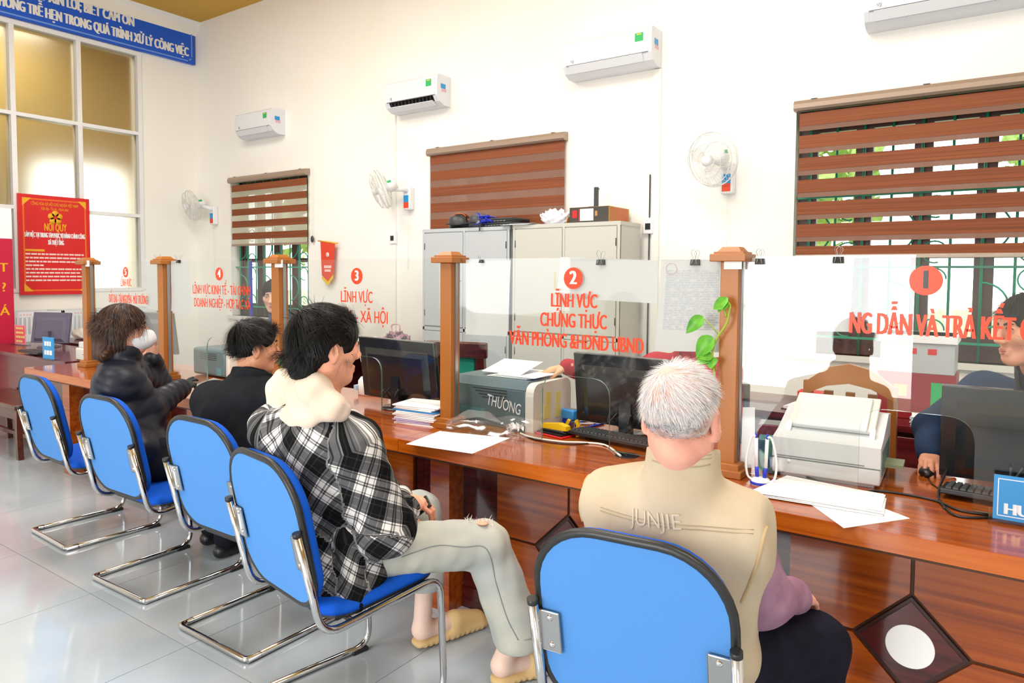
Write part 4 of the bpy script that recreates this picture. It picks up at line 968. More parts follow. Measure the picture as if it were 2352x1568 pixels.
# ------------------------------------------------------------------ the old man (nearest)
def old_man():
    W, sk = 'person', skin('old_skin', (232, 170, 148))
    hd = Head((-.60, 1.535, 1.178), frame((-.10, 1, -.08)), 1.06); nb = V(-.612, 1.565, 1.03)
    shL, shR = V(-.815, 1.615, .925), V(-.485, 1.625, .93); pel, ch = V(-.65, 1.67, .58), V(-.64, 1.62, .86)
    elR, wrR = V(-.462, 1.70, .735), V(-.43, 1.90, .665); elL, wrL = V(-.90, 1.78, .72), V(-.79, 1.93, .66)
    hipR, hipL, knR, knL, fR, fL = V(-.56, 1.68, .555), V(-.75, 1.68, .555), V(-.385, 1.985, .515), V(-.83, 2.02, .52), V(-.39, 1.97, .07), V(-.84, 2.04, .07)
    body = [surf(hd.prims(neck=nb), .0042)]
    T, R = torso(pel, ch, shL, shR, nb, .15, .08, .05, .045, .6); inner = T+[rc(shR, elR, .045, .04), rc(elR, wrR, .038, .028), rc(shL, elL, .045, .04), rc(elL, wrL, .038, .028), rc(hipR, knR, .06, .045), rc(hipL, knL, .06, .045), rc(knR, fR, .042, .03), rc(knL, fL, .042, .03)]
    body.append(surf(inner, .016))
    body.append(surf(hand(mirrored(wrist(wrR+V(0, .01, 0), (.10, .9, -.28), (.3, .2, 1))), [(.25, .35, .2)]*4, (.2, .2)), .0032))
    body.append(surf(hand(wrist(wrL, (.1, .9, -.3), (-.1, .2, 1)), [(.3, .4, .2)]*4), .0032))
    o = tag(make(W, body, sk), 'seated white haired old man in a beige vest over a mauve shirt', 'person', 'visitors seated at the counter')
    hd.face(o)
    # hair: short and white over a pink scalp
    cut = [hd.e((0, .15, -.03), (.12, .115, .10), .01, 's'), half(hd.R @ V(0, .55, -1), hd.p(0, -.09, -.098), k=.004)]
    for sg in (-1, 1): cut.append(hd.e((sg*.085, .005, -.01), (.03, .032, .045), .008, 's'))
    v, q, _ = hair_shell(hd, .004, cut, h=.0038)
    okf = lambda p: not (p[1] > .03 and p[2] < .06) and p[2]+.45*(p[1]+.095) > -.095 and not (abs(p[0]) > .055 and -.035 < p[1] and p[2] < .03)
    low = lambda p: p[2] < -.02
    sv, sf = strands(hd, 5200, lambda p: okf(p) and (not low(p) or rng.random() < .5), lambda p: .034 if p[2] > .02 else .022, (-.25, -.45, .8), .03, .00062, droop=.12, seed=3)
    tv, tf = strands(hd, 1100, lambda p: okf(p) and p[2] < .0, lambda p: .018, (-.25, -.45, .8), .03, .0006, droop=.15, seed=4)
    make('hair', [(v, q, 0), (sv, sf, 1), (tv, tf, 2)], [mat('thin_white_hair_over_scalp', (214, 172, 160), .7, var=((214, 204, 202), 24, .4, .62)), mat('white_hair', (212, 210, 212), .55, spec=.2), mat('grey_nape_hair', (120, 118, 120), .5)], o)
    # mauve shirt, beige vest, dark trousers
    mv = mat('mauve_shirt_knit', (146, 106, 130), .9, spec=.1, var=((162, 124, 146), 18, .4, .65), bump=(120, .2, .002))
    shirt = [rc(shR+V(0,0,-.03), elR, .066, .072, .04), rc(elR, wrR, .066, .046, .03), rc(elR+V(0, -.006, -.01), elR+V(.0, .05, -.012), .058, .05, .03), rc(shL+V(0,0,-.03), elL, .066, .07, .04), rc(elL, wrL, .066, .045, .03), ell(ch, (.15, .1, .17), R, .05)]
    blob('shirt', shirt, .0075, mv, o, wrinkle(.0045, 26, 5))
    vm = mat('beige_cotton_vest', (192, 174, 148), .85, spec=.12, var=((202, 187, 163), 7, .4, .7), bump=(300, .12, .002))
    T2, R2 = torso(pel, ch, shL+V(-.012, 0, .0), shR+V(.012, 0, .0), nb, .214, .135, .06, .078)
    vest = T2+[rc(nb+V(0, -.004, .0), nb+V(.006, -.012, .062), .074, .071, .02), ell((shL+shR)/2+V(0, .02, -.07), (.222, .11, .12), R2, .05)]
    vest += [half((1, .05, .12), shR+V(.07, 0, 0), k=.015), half((-1, .05, .12), shL+V(-.07, 0, 0), k=.015)]
    vest += [rc(nb+V(0, .004, -.03), nb+V(.010, -.012, .12), .088, .082, .025), half((-.08, .22, 1), nb+V(.008, -.02, .076), k=.004)]
    ve = blob('vest', vest, .0062, vm, o, wrinkle(.0035, 17, 8)); tr = bvh(ve)
    line = mat('vest_seam_thread', (172, 154, 126), .9); Y = 1.4  # seam thread a little darker than the vest cotton
    for dz in (0, -.008): seam([aty(1322, 1196, Y)+Vector((0, 0, dz)), aty(1500, 1228, Y)+Vector((0, 0, dz)), aty(1720, 1275, Y)+Vector((0, 0, dz))], tr, (0, 1, 0), 0.0009, line, 'seam', o)
    for k in range(5): seam([aty(1478, 1026+k*8, Y), aty(1550, 1040+k*8.5, Y), aty(1622, 1052+k*9, Y)], tr, (0, 1, 0), .0008, line, 'collar_stitch', o)
    seam([aty(1462, 1075, Y), aty(1545, 1092, Y), aty(1622, 1098, Y)], tr, (0, 1, 0), .0016, line, 'seam', o)
    rib = mat('beige_rib_trim', (190, 164, 126), .9)
    for xs, ys in (((1740, 1754, 1752, 1742, 1724, 1700), (1140, 1180, 1230, 1280, 1330, 1385)), ((1335, 1328, 1326, 1330), (1098, 1130, 1165, 1200))):
        path = smooth_path([Vector((p.x, 0, p.z)) for p in (aty(x, y, 1.56) for x, y in zip(xs, ys))], 9)
        for a in path:
            h = tr.ray_cast(Vector((a.x, -1, a.z)), Vector((0, 1, 0)))
            if h[0] is None: continue
            MB().box(-.013, .013, -.0012, .0025, -.0019, .0019, Matrix.Translation(h[0]) @ Matrix.Rotation(.1, 4, 'Y')).obj('rib', rib, o) if False else None
        seam(path, tr, (0, 1, 0), .005, rib, 'armhole_trim', o, -.001)
    p = aty(1508, 1190, 1.5); t = text('JUNJIE', .052, mat('faint_embroidery_thread', (208, 194, 172), .6), o, p, (PI/2, -.09, 0), width=.125, ext=0); drape(t, tr, (0, 1, 0), .003)
    pm = mat('navy_black_trousers', (20, 20, 34), .85, spec=.15, var=((26, 26, 44), 20, .4, .7))
    leg = [ell((hipR+hipL)/2+V(0, -.01, .01), (.19, .14, .11), None, .06), rc(hipR, knR, .098, .078, .05), rc(hipL, knL, .098, .078, .05), rc(knR, fR+V(0, 0, .03), .076, .062, .03), rc(knL, fL+V(0, 0, .03), .076, .062, .03)]
    blob('trousers', leg, .009, pm, o, wrinkle(.004, 22, 2))
    for f in (fR, fL): blob('shoe', [rc(f+V(0, -.04, -.025), f+V(0, .14, -.032), .042, .036, .03), half((0, 0, -1), (0, 0, .004), k=.004)], .008, M['black'], o)
    return o
old_man()
# ------------------------------------------------------------------ plaid shirt
M['darkcloth'] = mat('dark_trouser_cloth', (24, 26, 34), .85, spec=.15)
def plaid():
    m = mat('black_white_plaid_flannel', (200, 198, 196), .95, spec=.1, bump=(240, .2, .002)); nt = m.node_tree; b = nt.nodes['Principled BSDF']; L = nt.links.new
    at = nt.nodes.new('ShaderNodeAttribute'); at.attribute_name = 'cloth'
    mp = nt.nodes.new('ShaderNodeMapping'); mp.inputs['Rotation'].default_value = (0, 0, math.radians(38)); L(at.outputs['Vector'], mp.inputs[0])
    sp = nt.nodes.new('ShaderNodeSeparateXYZ'); L(mp.outputs[0], sp.inputs[0]); out = []
    for ax in (0, 1):
        q = nt.nodes.new('ShaderNodeMath'); q.operation = 'MULTIPLY'; q.inputs[1].default_value = 1/.125; L(sp.outputs[ax], q.inputs[0])
        f = nt.nodes.new('ShaderNodeMath'); f.operation = 'FRACT'; L(q.outputs[0], f.inputs[0])
        r = nt.nodes.new('ShaderNodeValToRGB'); r.color_ramp.interpolation = 'CONSTANT'; e = r.color_ramp.elements
        stops = [(0, 0), (.12, .12), (.15, 0), (.36, .1), (.39, 0), (.46, 1), (.50, .25), (.525, 1), (.66, .2), (.70, .9), (.73, .15), (.77, 1), (.93, .3), (.955, .9)]
        e[0].position, e[0].color = 0, (0, 0, 0, 1); e[1].position = .999; e[1].color = (1, 1, 1, 1)
        for p_, v_ in stops[1:]: k = e.new(p_); k.color = (v_, v_, v_, 1)
        L(f.outputs[0], r.inputs[0]); out.append(r)
    a = nt.nodes.new('ShaderNodeMix'); a.data_type = 'RGBA'; a.inputs[0].default_value = .5; L(out[0].outputs[0], a.inputs[6]); L(out[1].outputs[0], a.inputs[7])
    r = nt.nodes.new('ShaderNodeValToRGB'); e = r.color_ramp.elements; e[0].color = (.006, .007, .008, 1); e[1].color = (.74, .72, .70, 1); k = e.new(.5); k.color = (.11, .11, .115, 1)
    L(a.outputs[2], r.inputs[0]); L(r.outputs[0], b.inputs['Base Color']); return m
BLACKHAIR = mat('black_hair', (11, 11, 12), .45, spec=.22); BROWNHAIR = mat('dark_brown_hair', (78, 52, 38), .5, spec=.35, var=((44, 30, 26), 30, .4, .6))
def hair(o, hd, m, th, cut, n, length, whorl, lift, width, ok, droop=.3, seed=1, jit=.2, extra=(), wave=0, seg=5, groove=.0015):
    gw = lambda P: groove*np.sin(np.arctan2(hd.loc(P)[:, 0]-whorl[0]*.06, hd.loc(P)[:, 1]-whorl[1]*.08)*46+hd.loc(P)[:, 2]*60)
    v, q, _ = hair_shell(hd, th, cut, h=.0038, extra_prims=extra, wr=gw)
    r = (.0745+th, .0935+th, .0845+th)
    sv, sf = strands(hd, n, ok, length, whorl, lift, width, scalp=((0, -.012, .03), r), droop=droop, seed=seed, jit=jit, wave=wave, seg=seg)
    return make('hair', [(v, q, 0), (sv, sf, 0)], m, o)
def tuft(o, c, n, r, m, seed, up=.02):
    g = np.random.default_rng(seed); b = MB()
    for k in range(n):
        p = np.asarray(c)+g.normal(size=3)*r; d = g.normal(size=3)*.008+V(.004, 0, up*g.random())
        s = _n(np.cross(d, g.normal(size=3)))*.0013; b.poly([p-s, p+s, p+d*.6+s*.7, p+d])
    f = b.obj('frayed_threads', m, o); f['kind'] = 'stuff'; return f
def plaid_man():
    hd = Head((-1.815, 1.535, 1.262), frame((.30, 1, -.06)), 1.08); nb = V(-1.825, 1.515, 1.06)
    sh = (V(-2.005, 1.485, .965), V(-1.705, 1.55, .955)); el = (V(-2.12, 1.66, .70), V(-1.645, 1.63, .675)); wr = (V(-1.83, 1.89, .665), V(-1.735, 1.835, .665))
    pel, ch = V(-1.87, 1.62, .57), V(-1.86, 1.55, .84); hips = (V(-1.965, 1.62, .555), V(-1.775, 1.64, .555)); kn = (V(-1.995, 2.19, .505), V(-1.515, 2.02, .53)); an = (V(-1.89, 2.10, .12), V(-1.425, 2.10, .13))
    sk = skin('tan_young_skin', (236, 172, 142))
    o, R = figure('young man in a black and white plaid shirt with a cream hood, shaggy black hair', sk, hd, nb, sh, el, wr, pel, ch, hips, kn, an, hands=(((.75, .6, -.2), (.2, -.1, 1), [(.5, .7, .4)]*4, (.3, .3), .03, None), ((-.35, .9, -.1), (.5, .1, .8), [(.55, .75, .4)]*4, (.3, .3), .03, None)))
    hd.face(o)
    cut = [hd.e((0, .155, -.045), (.125, .115, .105), .01, 's'), half(hd.R @ V(0, .42, -1), hd.p(0, -.10, -.10), k=.004)]
    for sg in (-1, 1): cut.append(hd.e((sg*.09, .012, -.022), (.03, .036, .042), .008, 's'))
    ok = lambda p: (p[1] < .055 or p[2] > .055) and p[2]+.35*(p[1]+.1) > -.085 and not (abs(p[0]) > .05 and -.03 < p[1] and p[2] < .02)
    hair(o, hd, BLACKHAIR, .016, cut, 3800, lambda p: .07 if p[2] < .06 else .065, (-.25, -.62, .75), .012, .0011, ok, droop=.8, seed=21, jit=.12, extra=[hd.e((0, -.07, -.05), (.062, .042, .065), .03)])
    # a few standing tufts at the crown
    sv, sf = strands(hd, 90, lambda p: p[2] > .08 and p[1] < -.03, lambda p: .035, (.2, -.2, .9), .2, .0008, scalp=((0, -.012, .03), (.09, .108, .10)), droop=-.1, seed=5, jit=.6); make('hair_tuft', [(sv, sf)], BLACKHAIR, o)
    pm = plaid(); T, R = torso(pel, ch, sh[0], sh[1], nb, .205, .135, .06, .078)
    shirt = T+[ell((sh[0]+sh[1])/2+V(0, -.015, .0), (.17, .115, .12), R, .06), rc(sh[1], el[1], .088, .086, .05, uv=(.3, .02)), rc(el[1], wr[1]+V(.03, -.05, 0), .080, .054, .04, uv=(.1, .05)), rc(sh[0], el[0], .09, .08, .05), rc(el[0], wr[0], .075, .05, .04),
        ell(el[1]+V(.0, -.01, -.02), (.085, .085, .07), None, .05), ell(pel+V(.015, -.015, -.06), (.205, .15, .12), R, .05), rc(pel+V(-.1, -.09, -.06), pel+V(.13, -.03, -.08), .07, .065, .05)]
    for k, a in enumerate(np.linspace(-.1, .16, 4)): shirt.append(rc(pel+V(a, -.12+.1*max(0, a), .08), pel+V(a+.02, -.12+.25*max(0, a), -.12), .03, .042, .03))
    sh_o = blob('plaid_shirt', shirt, .0068, pm, o, lambda P: wrinkle(.006, 19, 31)(P)+wrinkle(.003, 45, 32)(P), uv=True)
    # fold down collar of the shirt and the cream hood around the neck
    hm = mat('cream_fleece_hood', (222, 206, 190), .95, spec=.1, var=((212, 192, 175), 6, .4, .7), bump=(200, .2, .002))
    N = lambda x, y, Y: np.array(aty(x, y, Y))
    bk = _n(V(.25, -1, .55))
    hood = [rc(N(650, 905, 1.50), N(640, 985, 1.455), .06, .05, .05, flat=(bk, 1.5)), rc(N(640, 975, 1.455), N(648, 1008, 1.44), .045, .012, .04, flat=(bk, 1.5)), rc(N(700, 915, 1.46), N(655, 985, 1.445), .06, .04, .06, flat=(bk, 1.7)),
        rc(N(720, 905, 1.45), N(790, 945, 1.50), .045, .028, .05, flat=(bk, 1.3)), rc(N(760, 935, 1.46), N(690, 965, 1.43), .035, .035, .06, flat=(bk, 1.6)), rc(N(652, 880, 1.52), N(720, 892, 1.46), .032, .036, .05), rc(N(720, 892, 1.46), N(785, 925, 1.56), .034, .022, .04), rc(N(650, 880, 1.52), N(668, 893, 1.57), .032, .026, .04)]
    blob('hood', hood, .0055, hm, o, lambda P: wrinkle(.003, 22, 40)(P)+.0045*np.sin((P[:, 2]*1.1+P[:, 0]*.8+P[:, 1]*.4)*62))
    blob('shirt_collar', [rc(N(760, 985, 1.48), N(815, 968, 1.56), .02, .02, .02, flat=((0, 0, 1), 1.5)), rc(N(790, 975, 1.52), N(818, 995, 1.56), .018, .012, .02)], .006, pm, o, uv=True)
    jm = mat('washed_pale_jeans', (172, 178, 178), .9, spec=.1, var=((196, 194, 180), 4, .35, .7), bump=(260, .25, .002))
    leg = [ell(pel+V(0, .02, -.01), (.185, .14, .11), R, .06)]
    for i in (0, 1): leg += [rc(hips[i], kn[i]+V(0, -.02, 0), .100, .082, .05), rc(kn[i]+V(0, 0, -.01), an[i]+V(-.005, .0, .05 if i else .15), .083, .094 if i else .08, .03)]
    leg.append(half((0, 0, -1), (0, 0, .155), k=.003)) if False else leg.append(dict(f=lambda P: np.maximum(P[:, 2]-np.where(P[:, 0] > -1.66, .145, .235), np.where(P[:, 1] > 1.9, -1, 1)), k=.003, op='s', lo=None, hi=None, uv=None))
    jo = blob('jeans', leg, .008, jm, o, lambda P: wrinkle(.004, 18, 50)(P)+wrinkle(.002, 60, 51)(P))
    sm = mat('grey_jeans_seam', (128, 136, 138), .9); tr = bvh(jo); d = Vector(_f)
    seam([aty(925, 1275, 1.7), aty(1000, 1250, 1.8), aty(1070, 1235, 1.95), aty(1120, 1245, 2.0), aty(1140, 1330, 2.0), aty(1165, 1400, 2.05), aty(1190, 1440, 2.1)], tr, d, .0016, sm, 'side_seam', o)
    leg2 = None
    MB().tube([an[1]+V(-.005, 0, .075)+V(.0955*math.cos(a), .0955*math.sin(a), 0) for a in np.linspace(0, 2*PI, 24)], .0014, 6).obj('hem_stitch', sm, o) if True else MB().tube([an[1]+V(.083*math.cos(a), .083*math.sin(a), .012) for a in np.linspace(0, 2*PI, 24)], .003, 6).obj('hem_stitch', sm, o)
    fr = mat('white_frayed_thread', (232, 230, 222), .9)
    eye = Vector((0, 0, EYE))
    for (x, y, n, r) in ((1078, 1188, 34, .010), (1100, 1190, 34, .012), (1122, 1196, 30, .010), (1068, 1186, 20, .006), (905, 1148, 34, .010), (932, 1146, 30, .010)):
        h = tr.ray_cast(eye, ray(x, y+6).normalized())
        if h[0] is None: continue
        tuft(o, np.array(h[0])+V(0, 0, .002), n, (r, r, .002), fr, int(x), .008)
    for (x, y) in ((1106, 1196), (920, 1150)):
        h = tr.ray_cast(eye, ray(x, y+4).normalized())
        if h[0] is not None: MB().ball(tuple(h[0]), (.028, .02, .006), 14, 8).obj('torn_knee_patch', sk, o)
    tan = mat('tan_foam_slipper', (214, 182, 128), .7); pale = mat('pale_ankle_skin', (238, 206, 190), .5, sss=.1)
    for i, (hl, to) in enumerate(((V(-1.885, 2.075, 0), V(-1.80, 2.33, 0)), (V(-1.47, 2.05, 0), V(-1.36, 2.27, 0)))):
        z = lambda v, h: v+V(0, 0, h)
        blob('foot', [rc(an[i]+V(0, 0, .16), z(hl, .075), .037, .036, .03), rc(z(hl, .066), z(hl*.4+to*.6, .055), .034, .034, .03)], .007, pale, o)
        dr = _n(to-hl); sd = V(dr[1], -dr[0], 0)
        sl = [rc(z(hl, .022), z(hl*.5+to*.5, .022), .043, .045, .02, flat=((0, 0, 1), 2.0)), rc(z(hl*.5+to*.5, .022), z(to, .022), .047, .045, .02, flat=((0, 0, 1), 2.0)), rc(z(hl*.42+to*.58, .06), z(to-dr*.01, .04), .050, .042, .03, flat=((0, 0, 1), 1.15)), half((0, 0, -1), (0, 0, .002), k=.002)]
        so = blob('slipper', sl, .006, tan, o, lambda P: np.where(P[:, 2] < .02, .003*np.sin((P @ dr)*260), 0))
    t = thing('mobile_phone', 'dark phone held in the lap of the man in the plaid shirt', 'phone', tuple(aty(956, 1172, 1.93)), (.7, .35, -.5))
    MB().box(-.032, .032, -.06, .06, -.004, .004, bev=.003).obj('phone_body', M['black'], t); MB().box(-.029, .029, -.056, .056, .0042, .0046).obj('phone_screen', M['blackgloss'], t)
    return o
plaid_man()

def black_jacket_man():
    hd = Head((-2.725, 1.905, 1.172), frame((.42, 1, -.05)), .98); nb = V(-2.72, 1.86, 1.0)
    sh = (V(-2.885, 1.80, .925), V(-2.53, 1.88, .945)); el = (V(-2.93, 2.02, .80), V(-2.46, 2.06, .80)); wr = (V(-2.78, 2.20, .80), V(-2.56, 2.24, .80)); pel, ch = V(-2.59, 1.75, .57), V(-2.68, 1.83, .82)
    hips = (V(-2.68, 1.76, .555), V(-2.49, 1.76, .555)); kn = (V(-2.70, 2.16, .53), V(-2.44, 2.16, .53)); an = (V(-2.70, 2.14, .1), V(-2.44, 2.14, .1))
    sk = skin('tan_skin', (226, 164, 130))
    o, R = figure('man with short black hair in a plain black jacket, seen in profile', sk, hd, nb, sh, el, wr, pel, ch, hips, kn, an, hands=(((.3, .9, -.1), (0, 0, 1), REL, (.2, .2), .06, None), ((-.3, .9, -.1), (0, 0, 1), REL, (.2, .2), .06, None)))
    hd.face(o)
    cut = [hd.e((0, .152, -.03), (.12, .115, .10), .01, 's'), half(hd.R @ V(0, .6, -1), hd.p(0, -.095, -.075), k=.004)]
    for sg in (-1, 1): cut.append(hd.e((sg*.085, .012, -.02), (.03, .038, .042), .008, 's'))
    ok = lambda p: (p[1] < .055 or p[2] > .06) and p[2]+.5*(p[1]+.1) > -.06 and not (abs(p[0]) > .05 and -.03 < p[1] and p[2] < .025)
    hair(o, hd, BLACKHAIR, .012, cut, 3000, lambda p: .06 if p[2] > .03 else .04, (.1, -.55, .8), .04, .0010, ok, droop=.4, seed=31)
    jm = mat('black_jacket_cloth', (20, 22, 26), .85, spec=.12, var=((28, 31, 36), 6, .4, .7), bump=(260, .12, .002))
    T, R = torso(pel, ch, sh[0], sh[1], nb, .215, .14, .07, .08)
    jk = T+[ell((ch+nb)/2+V(-.01, -.04, 0), (.17, .1, .13), R, .06), rc(sh[0], el[0], .085, .072, .05), rc(el[0], wr[0], .066, .05, .04), rc(sh[1], el[1], .085, .072, .05), rc(el[1], wr[1], .066, .05, .04), rc(nb+V(0, -.005, -.03), nb+V(.01, .01, .02), .085, .075, .04)]
    blob('jacket', jk, .0075, jm, o, lambda P: wrinkle(.005, 15, 60)(P)+wrinkle(.0025, 40, 61)(P))
    collar(nb+V(.0, .0, -.02), nb+V(.02, .02, .065), (.085, .09), (.086, .094), R, jm, 'collar', o, th=.008, gap=.35)
    blob('trousers', [ell(pel, (.18, .14, .11), R, .06)]+[q for i in (0, 1) for q in (rc(hips[i], kn[i], .09, .075, .05), rc(kn[i], an[i], .07, .06, .03))], .01, M['darkcloth'], o)
    for a in an: blob('shoe', [rc(a+V(0, -.03, -.06), a+V(0, .14, -.065), .04, .035, .03), half((0, 0, -1), (0, 0, .003), k=.004)], .009, M['black'], o)
black_jacket_man()

def masked_woman():
    hd = Head((-3.655, 1.800, 1.205), frame((.52, .86, .05)), 1.04); nb = V(-3.670, 1.775, 1.03)
    sh = (V(-3.800, 1.885, .96), V(-3.540, 1.725, .955)); el = (V(-3.965, 2.14, .84), V(-3.535, 1.845, .80)); wr = (V(-3.865, 2.05, 1.01), V(-3.625, 2.075, .875)); pel, ch = V(-3.490, 1.805, .57), V(-3.630, 1.785, .82)
    hips = (V(-3.580, 1.845, .555), V(-3.390, 1.825, .555)); kn = (V(-3.660, 2.225, .53), V(-3.400, 2.205, .53)); an = (V(-3.560, 2.205, .1), V(-3.340, 2.145, .1))
    sk = skin('warm_fair_skin', (234, 176, 150)); gl = mat('black_knit_glove', (44, 52, 52), .9, bump=(300, .3, .002))
    o, R = figure('woman in a white face mask and a black puffer jacket, hand at her cheek', sk, hd, nb, sh, el, wr, pel, ch, hips, kn, an, hands=(((.10, -.06, 1), (-.5, .85, .05), [(.2, .3, .2)]*4, (.2, .2), .05, None), ((-.45, .85, .18), (.2, .1, 1), [(.02, .05, .05), (.1, .2, .2), (.5, .7, .4), (.7, .8, .5)], (.2, .2), .04, gl)))
    hd.face(o, lips=False)
    mk = [hd.e((0, .045, -.048), (.062, .078, .062), .02), hd.r((0, .09, -.01), (0, .105, -.05), .024, .026, .04), half(hd.R @ V(0, .2, 1), hd.p(0, .08, .0), k=.01), half(hd.R @ V(0, -1, .35), hd.p(0, .018, -.05), k=.006)]
    mm = mat('white_face_mask_cloth', (226, 228, 232), .85); blob('face_mask', mk, .0045, mm, o)
    for sg in (-1, 1): MB().tube([hd.p(sg*.06, .045, -.02), hd.p(sg*.074, .02, .0), hd.p(sg*.082, -.012, .012)], .0018, 6).tube([hd.p(sg*.056, .04, -.07), hd.p(sg*.07, .01, -.05), hd.p(sg*.082, -.014, -.03)], .0018, 6).obj('mask_loop', mm, o)
    cut = [hd.e((0, .15, -.05), (.105, .115, .125), .01, 's'), hd.e((.075, .06, -.06), (.05, .05, .07), .01, 's')]
    ex = [hd.e((0, -.065, -.06), (.085, .06, .075), .04), hd.e((-.03, -.10, -.105), (.065, .045, .04), .03), hd.e((.05, -.085, -.10), (.05, .04, .045), .03), hd.e((.075, -.02, -.03), (.022, .045, .075), .02), hd.e((-.075, -.02, -.03), (.022, .045, .075), .02)]
    ok = lambda p: p[2] > -.02 and (p[1] < .0 or p[2] > .075) and p[1] < .06
    hair(o, hd, BROWNHAIR, .016, cut, 2600, lambda p: .08+.05*max(0, p[2])/.1, (.0, .2, .95), .006, .0012, ok, droop=1.3, seed=41, extra=ex, wave=.16, seg=8, groove=.004, jit=.1)
    cv = []
    for k in range(16):
        a = 2.2+1.9*k/15; c = hd.p(.085*math.cos(-a+PI/2+PI) if False else .088*math.sin(a), .088*math.cos(a)-.02, -.085-.02*rng.random()); cv.append(rc(c, c+V(*(rng.normal(size=3)*.014)), .018, .014, .02))
    blob('hair_curls', cv, .0045, BROWNHAIR, o, lambda P: .003*np.sin(P[:, 2]*260+P[:, 0]*140))
    pf = mat('black_puffer_nylon', (18, 22, 34), .42, spec=.3, var=((24, 30, 46), 9, .4, .7)); Q = (.055, .007, 0)
    T, R = torso(pel, ch, sh[0], sh[1], nb, .205, .135, .07, .088)
    jk = T+[rc(sh[1], el[1], .086, .08, .06, quilt=Q), rc(el[1], wr[1], .074, .055, .03, quilt=(.045, .005, .01)), rc(sh[0], el[0], .084, .076, .05, quilt=Q), rc(el[0], wr[0], .07, .055, .03, quilt=(.045, .005, .01)), rc(nb+V(0, 0, -.03), nb+V(.012, .016, .05), .092, .085, .03, quilt=(.04, .01, .01))]
    blob('puffer_jacket', jk, .007, pf, o, lambda P: -.0045*(np.abs(np.sin(PI*(P[:, 2]+.35*(P[:, 0]+3.5))/.075))-.5)*(np.linalg.norm(P[:, :2]-ch[:2], axis=1) < .24)+wrinkle(.003, 40, 71)(P))
    MB().tube(smooth_path([wr[1]+V(.03*math.cos(a), .0, .03*math.sin(a))+V(-.012, .02, 0) for a in np.linspace(0, 2*PI, 12)], 2), .006, 6).obj('glove_cuff', M['offwhite'], o)
    blob('trousers', [ell(pel, (.18, .15, .11), R, .06)]+[q for i in (0, 1) for q in (rc(hips[i], kn[i], .092, .075, .05), rc(kn[i], an[i], .072, .06, .03))], .01, M['darkcloth'], o, wrinkle(.004, 20, 5))
    for a in an: blob('shoe', [rc(a+V(0, -.03, -.06), a+V(0, .13, -.065), .04, .034, .03), half((0, 0, -1), (0, 0, .003), k=.004)], .009, M['black'], o)
masked_woman()

# ------------------------------------------------------------------ officers behind the counter
def officer(label, hd, nb, sh, el, wr, pel, ch, jm, sk, hands, hairlen=.045, th=.012, seed=3, extra=()):
    o, R = figure(label, sk, hd, nb, sh, el, wr, pel, ch, hands=hands, group='officers seated behind the glass'); hd.face(o)
    cut = [hd.e((0, .152, -.035), (.12, .115, .10), .01, 's'), half(hd.R @ V(0, .5, -1), hd.p(0, -.095, -.07), k=.004)]
    for sg in (-1, 1): cut.append(hd.e((sg*.085, .012, -.02), (.03, .038, .042), .008, 's'))
    ok = lambda p: (p[1] < .055 or p[2] > .065) and p[2]+.5*(p[1]+.1) > -.06 and not (abs(p[0]) > .05 and -.03 < p[1] and p[2] < .025)
    hair(o, hd, BLACKHAIR, th, cut, 1600, lambda p: hairlen, (.1, -.4, .85), .04, .0011, ok, droop=.3, seed=seed)
    T, R = torso(pel, ch, sh[0], sh[1], nb, .205, .135, .07, .075)
    jk = T+[rc(sh[0], el[0], .075, .066, .05), rc(el[0], wr[0], .06, .044, .04), rc(sh[1], el[1], .075, .066, .05), rc(el[1], wr[1], .06, .044, .04)]
    blob('jacket', jk, .009, jm, o, wrinkle(.005, 17, seed)); R2 = R
    collar(nb+V(0, 0, -.02), nb+np.array(hd.R[:, 1])*.01+V(0, 0, .045), (.075, .08), (.074, .08), R2, extra[0] if extra else jm, 'collar', o, gap=.4, th=.007)
    # trousers and a plain swivel chair carry the seated body
    hp = pel+V(0, 0, -.02); f = R[:, 1]; r_ = R[:, 0]
    blob('trousers', [ell(hp, (.17, .15, .11), R, .06)]+[q for s in (-1, 1) for q in (rc(hp+r_*.09*s, hp+r_*.1*s+f*.36, .085, .07, .05), rc(hp+r_*.1*s+f*.36, hp+r_*.1*s+f*.34+V(0, 0, -.42), .065, .055, .04))], .012, M['darkcloth'], o)
    for s in (-1, 1): blob('shoe', [rc(V(*(hp+r_*.1*s+f*.32)[:2], .04), V(*(hp+r_*.1*s+f*.46)[:2], .035), .04, .034, .03), half((0, 0, -1), (0, 0, .003), k=.004)], .01, M['black'], o)
    b = MB(); t = thing('office_chair', 'dark office chair under the '+label.split(',')[0], 'chair', (hp[0], hp[1], 0))
    MB().box(-.23, .23, -.22, .22, .38, .43, bev=.02).obj('seat', M['black'], t); MB().cyl((0, 0, .06), (0, 0, .38), .025, 12).obj('column', M['dgrey'], t)
    for k in range(5): MB().tube([(0, 0, .09), (.26*math.cos(k*1.257), .26*math.sin(k*1.257), .045)], [.022, .015], 8).ball((.26*math.cos(k*1.257), .26*math.sin(k*1.257), .026), .025, 10, 8).obj('leg', M['dgrey'], t)
    bk = -f; MB().box(-.2, .2, -.02, .02, .5, .92, Matrix.Translation((bk[0]*.24, bk[1]*.24, 0)) @ Matrix.Rotation(math.atan2(bk[1], bk[0])+PI/2, 4, 'Z'), bev=.018).obj('backrest', M['black'], t); MB().tube([(bk[0]*.1, bk[1]*.1, .4), (bk[0]*.25, bk[1]*.25, .42), (bk[0]*.25, bk[1]*.25, .6)], .015, 8).obj('back_bracket', M['dgrey'], t)
    return o
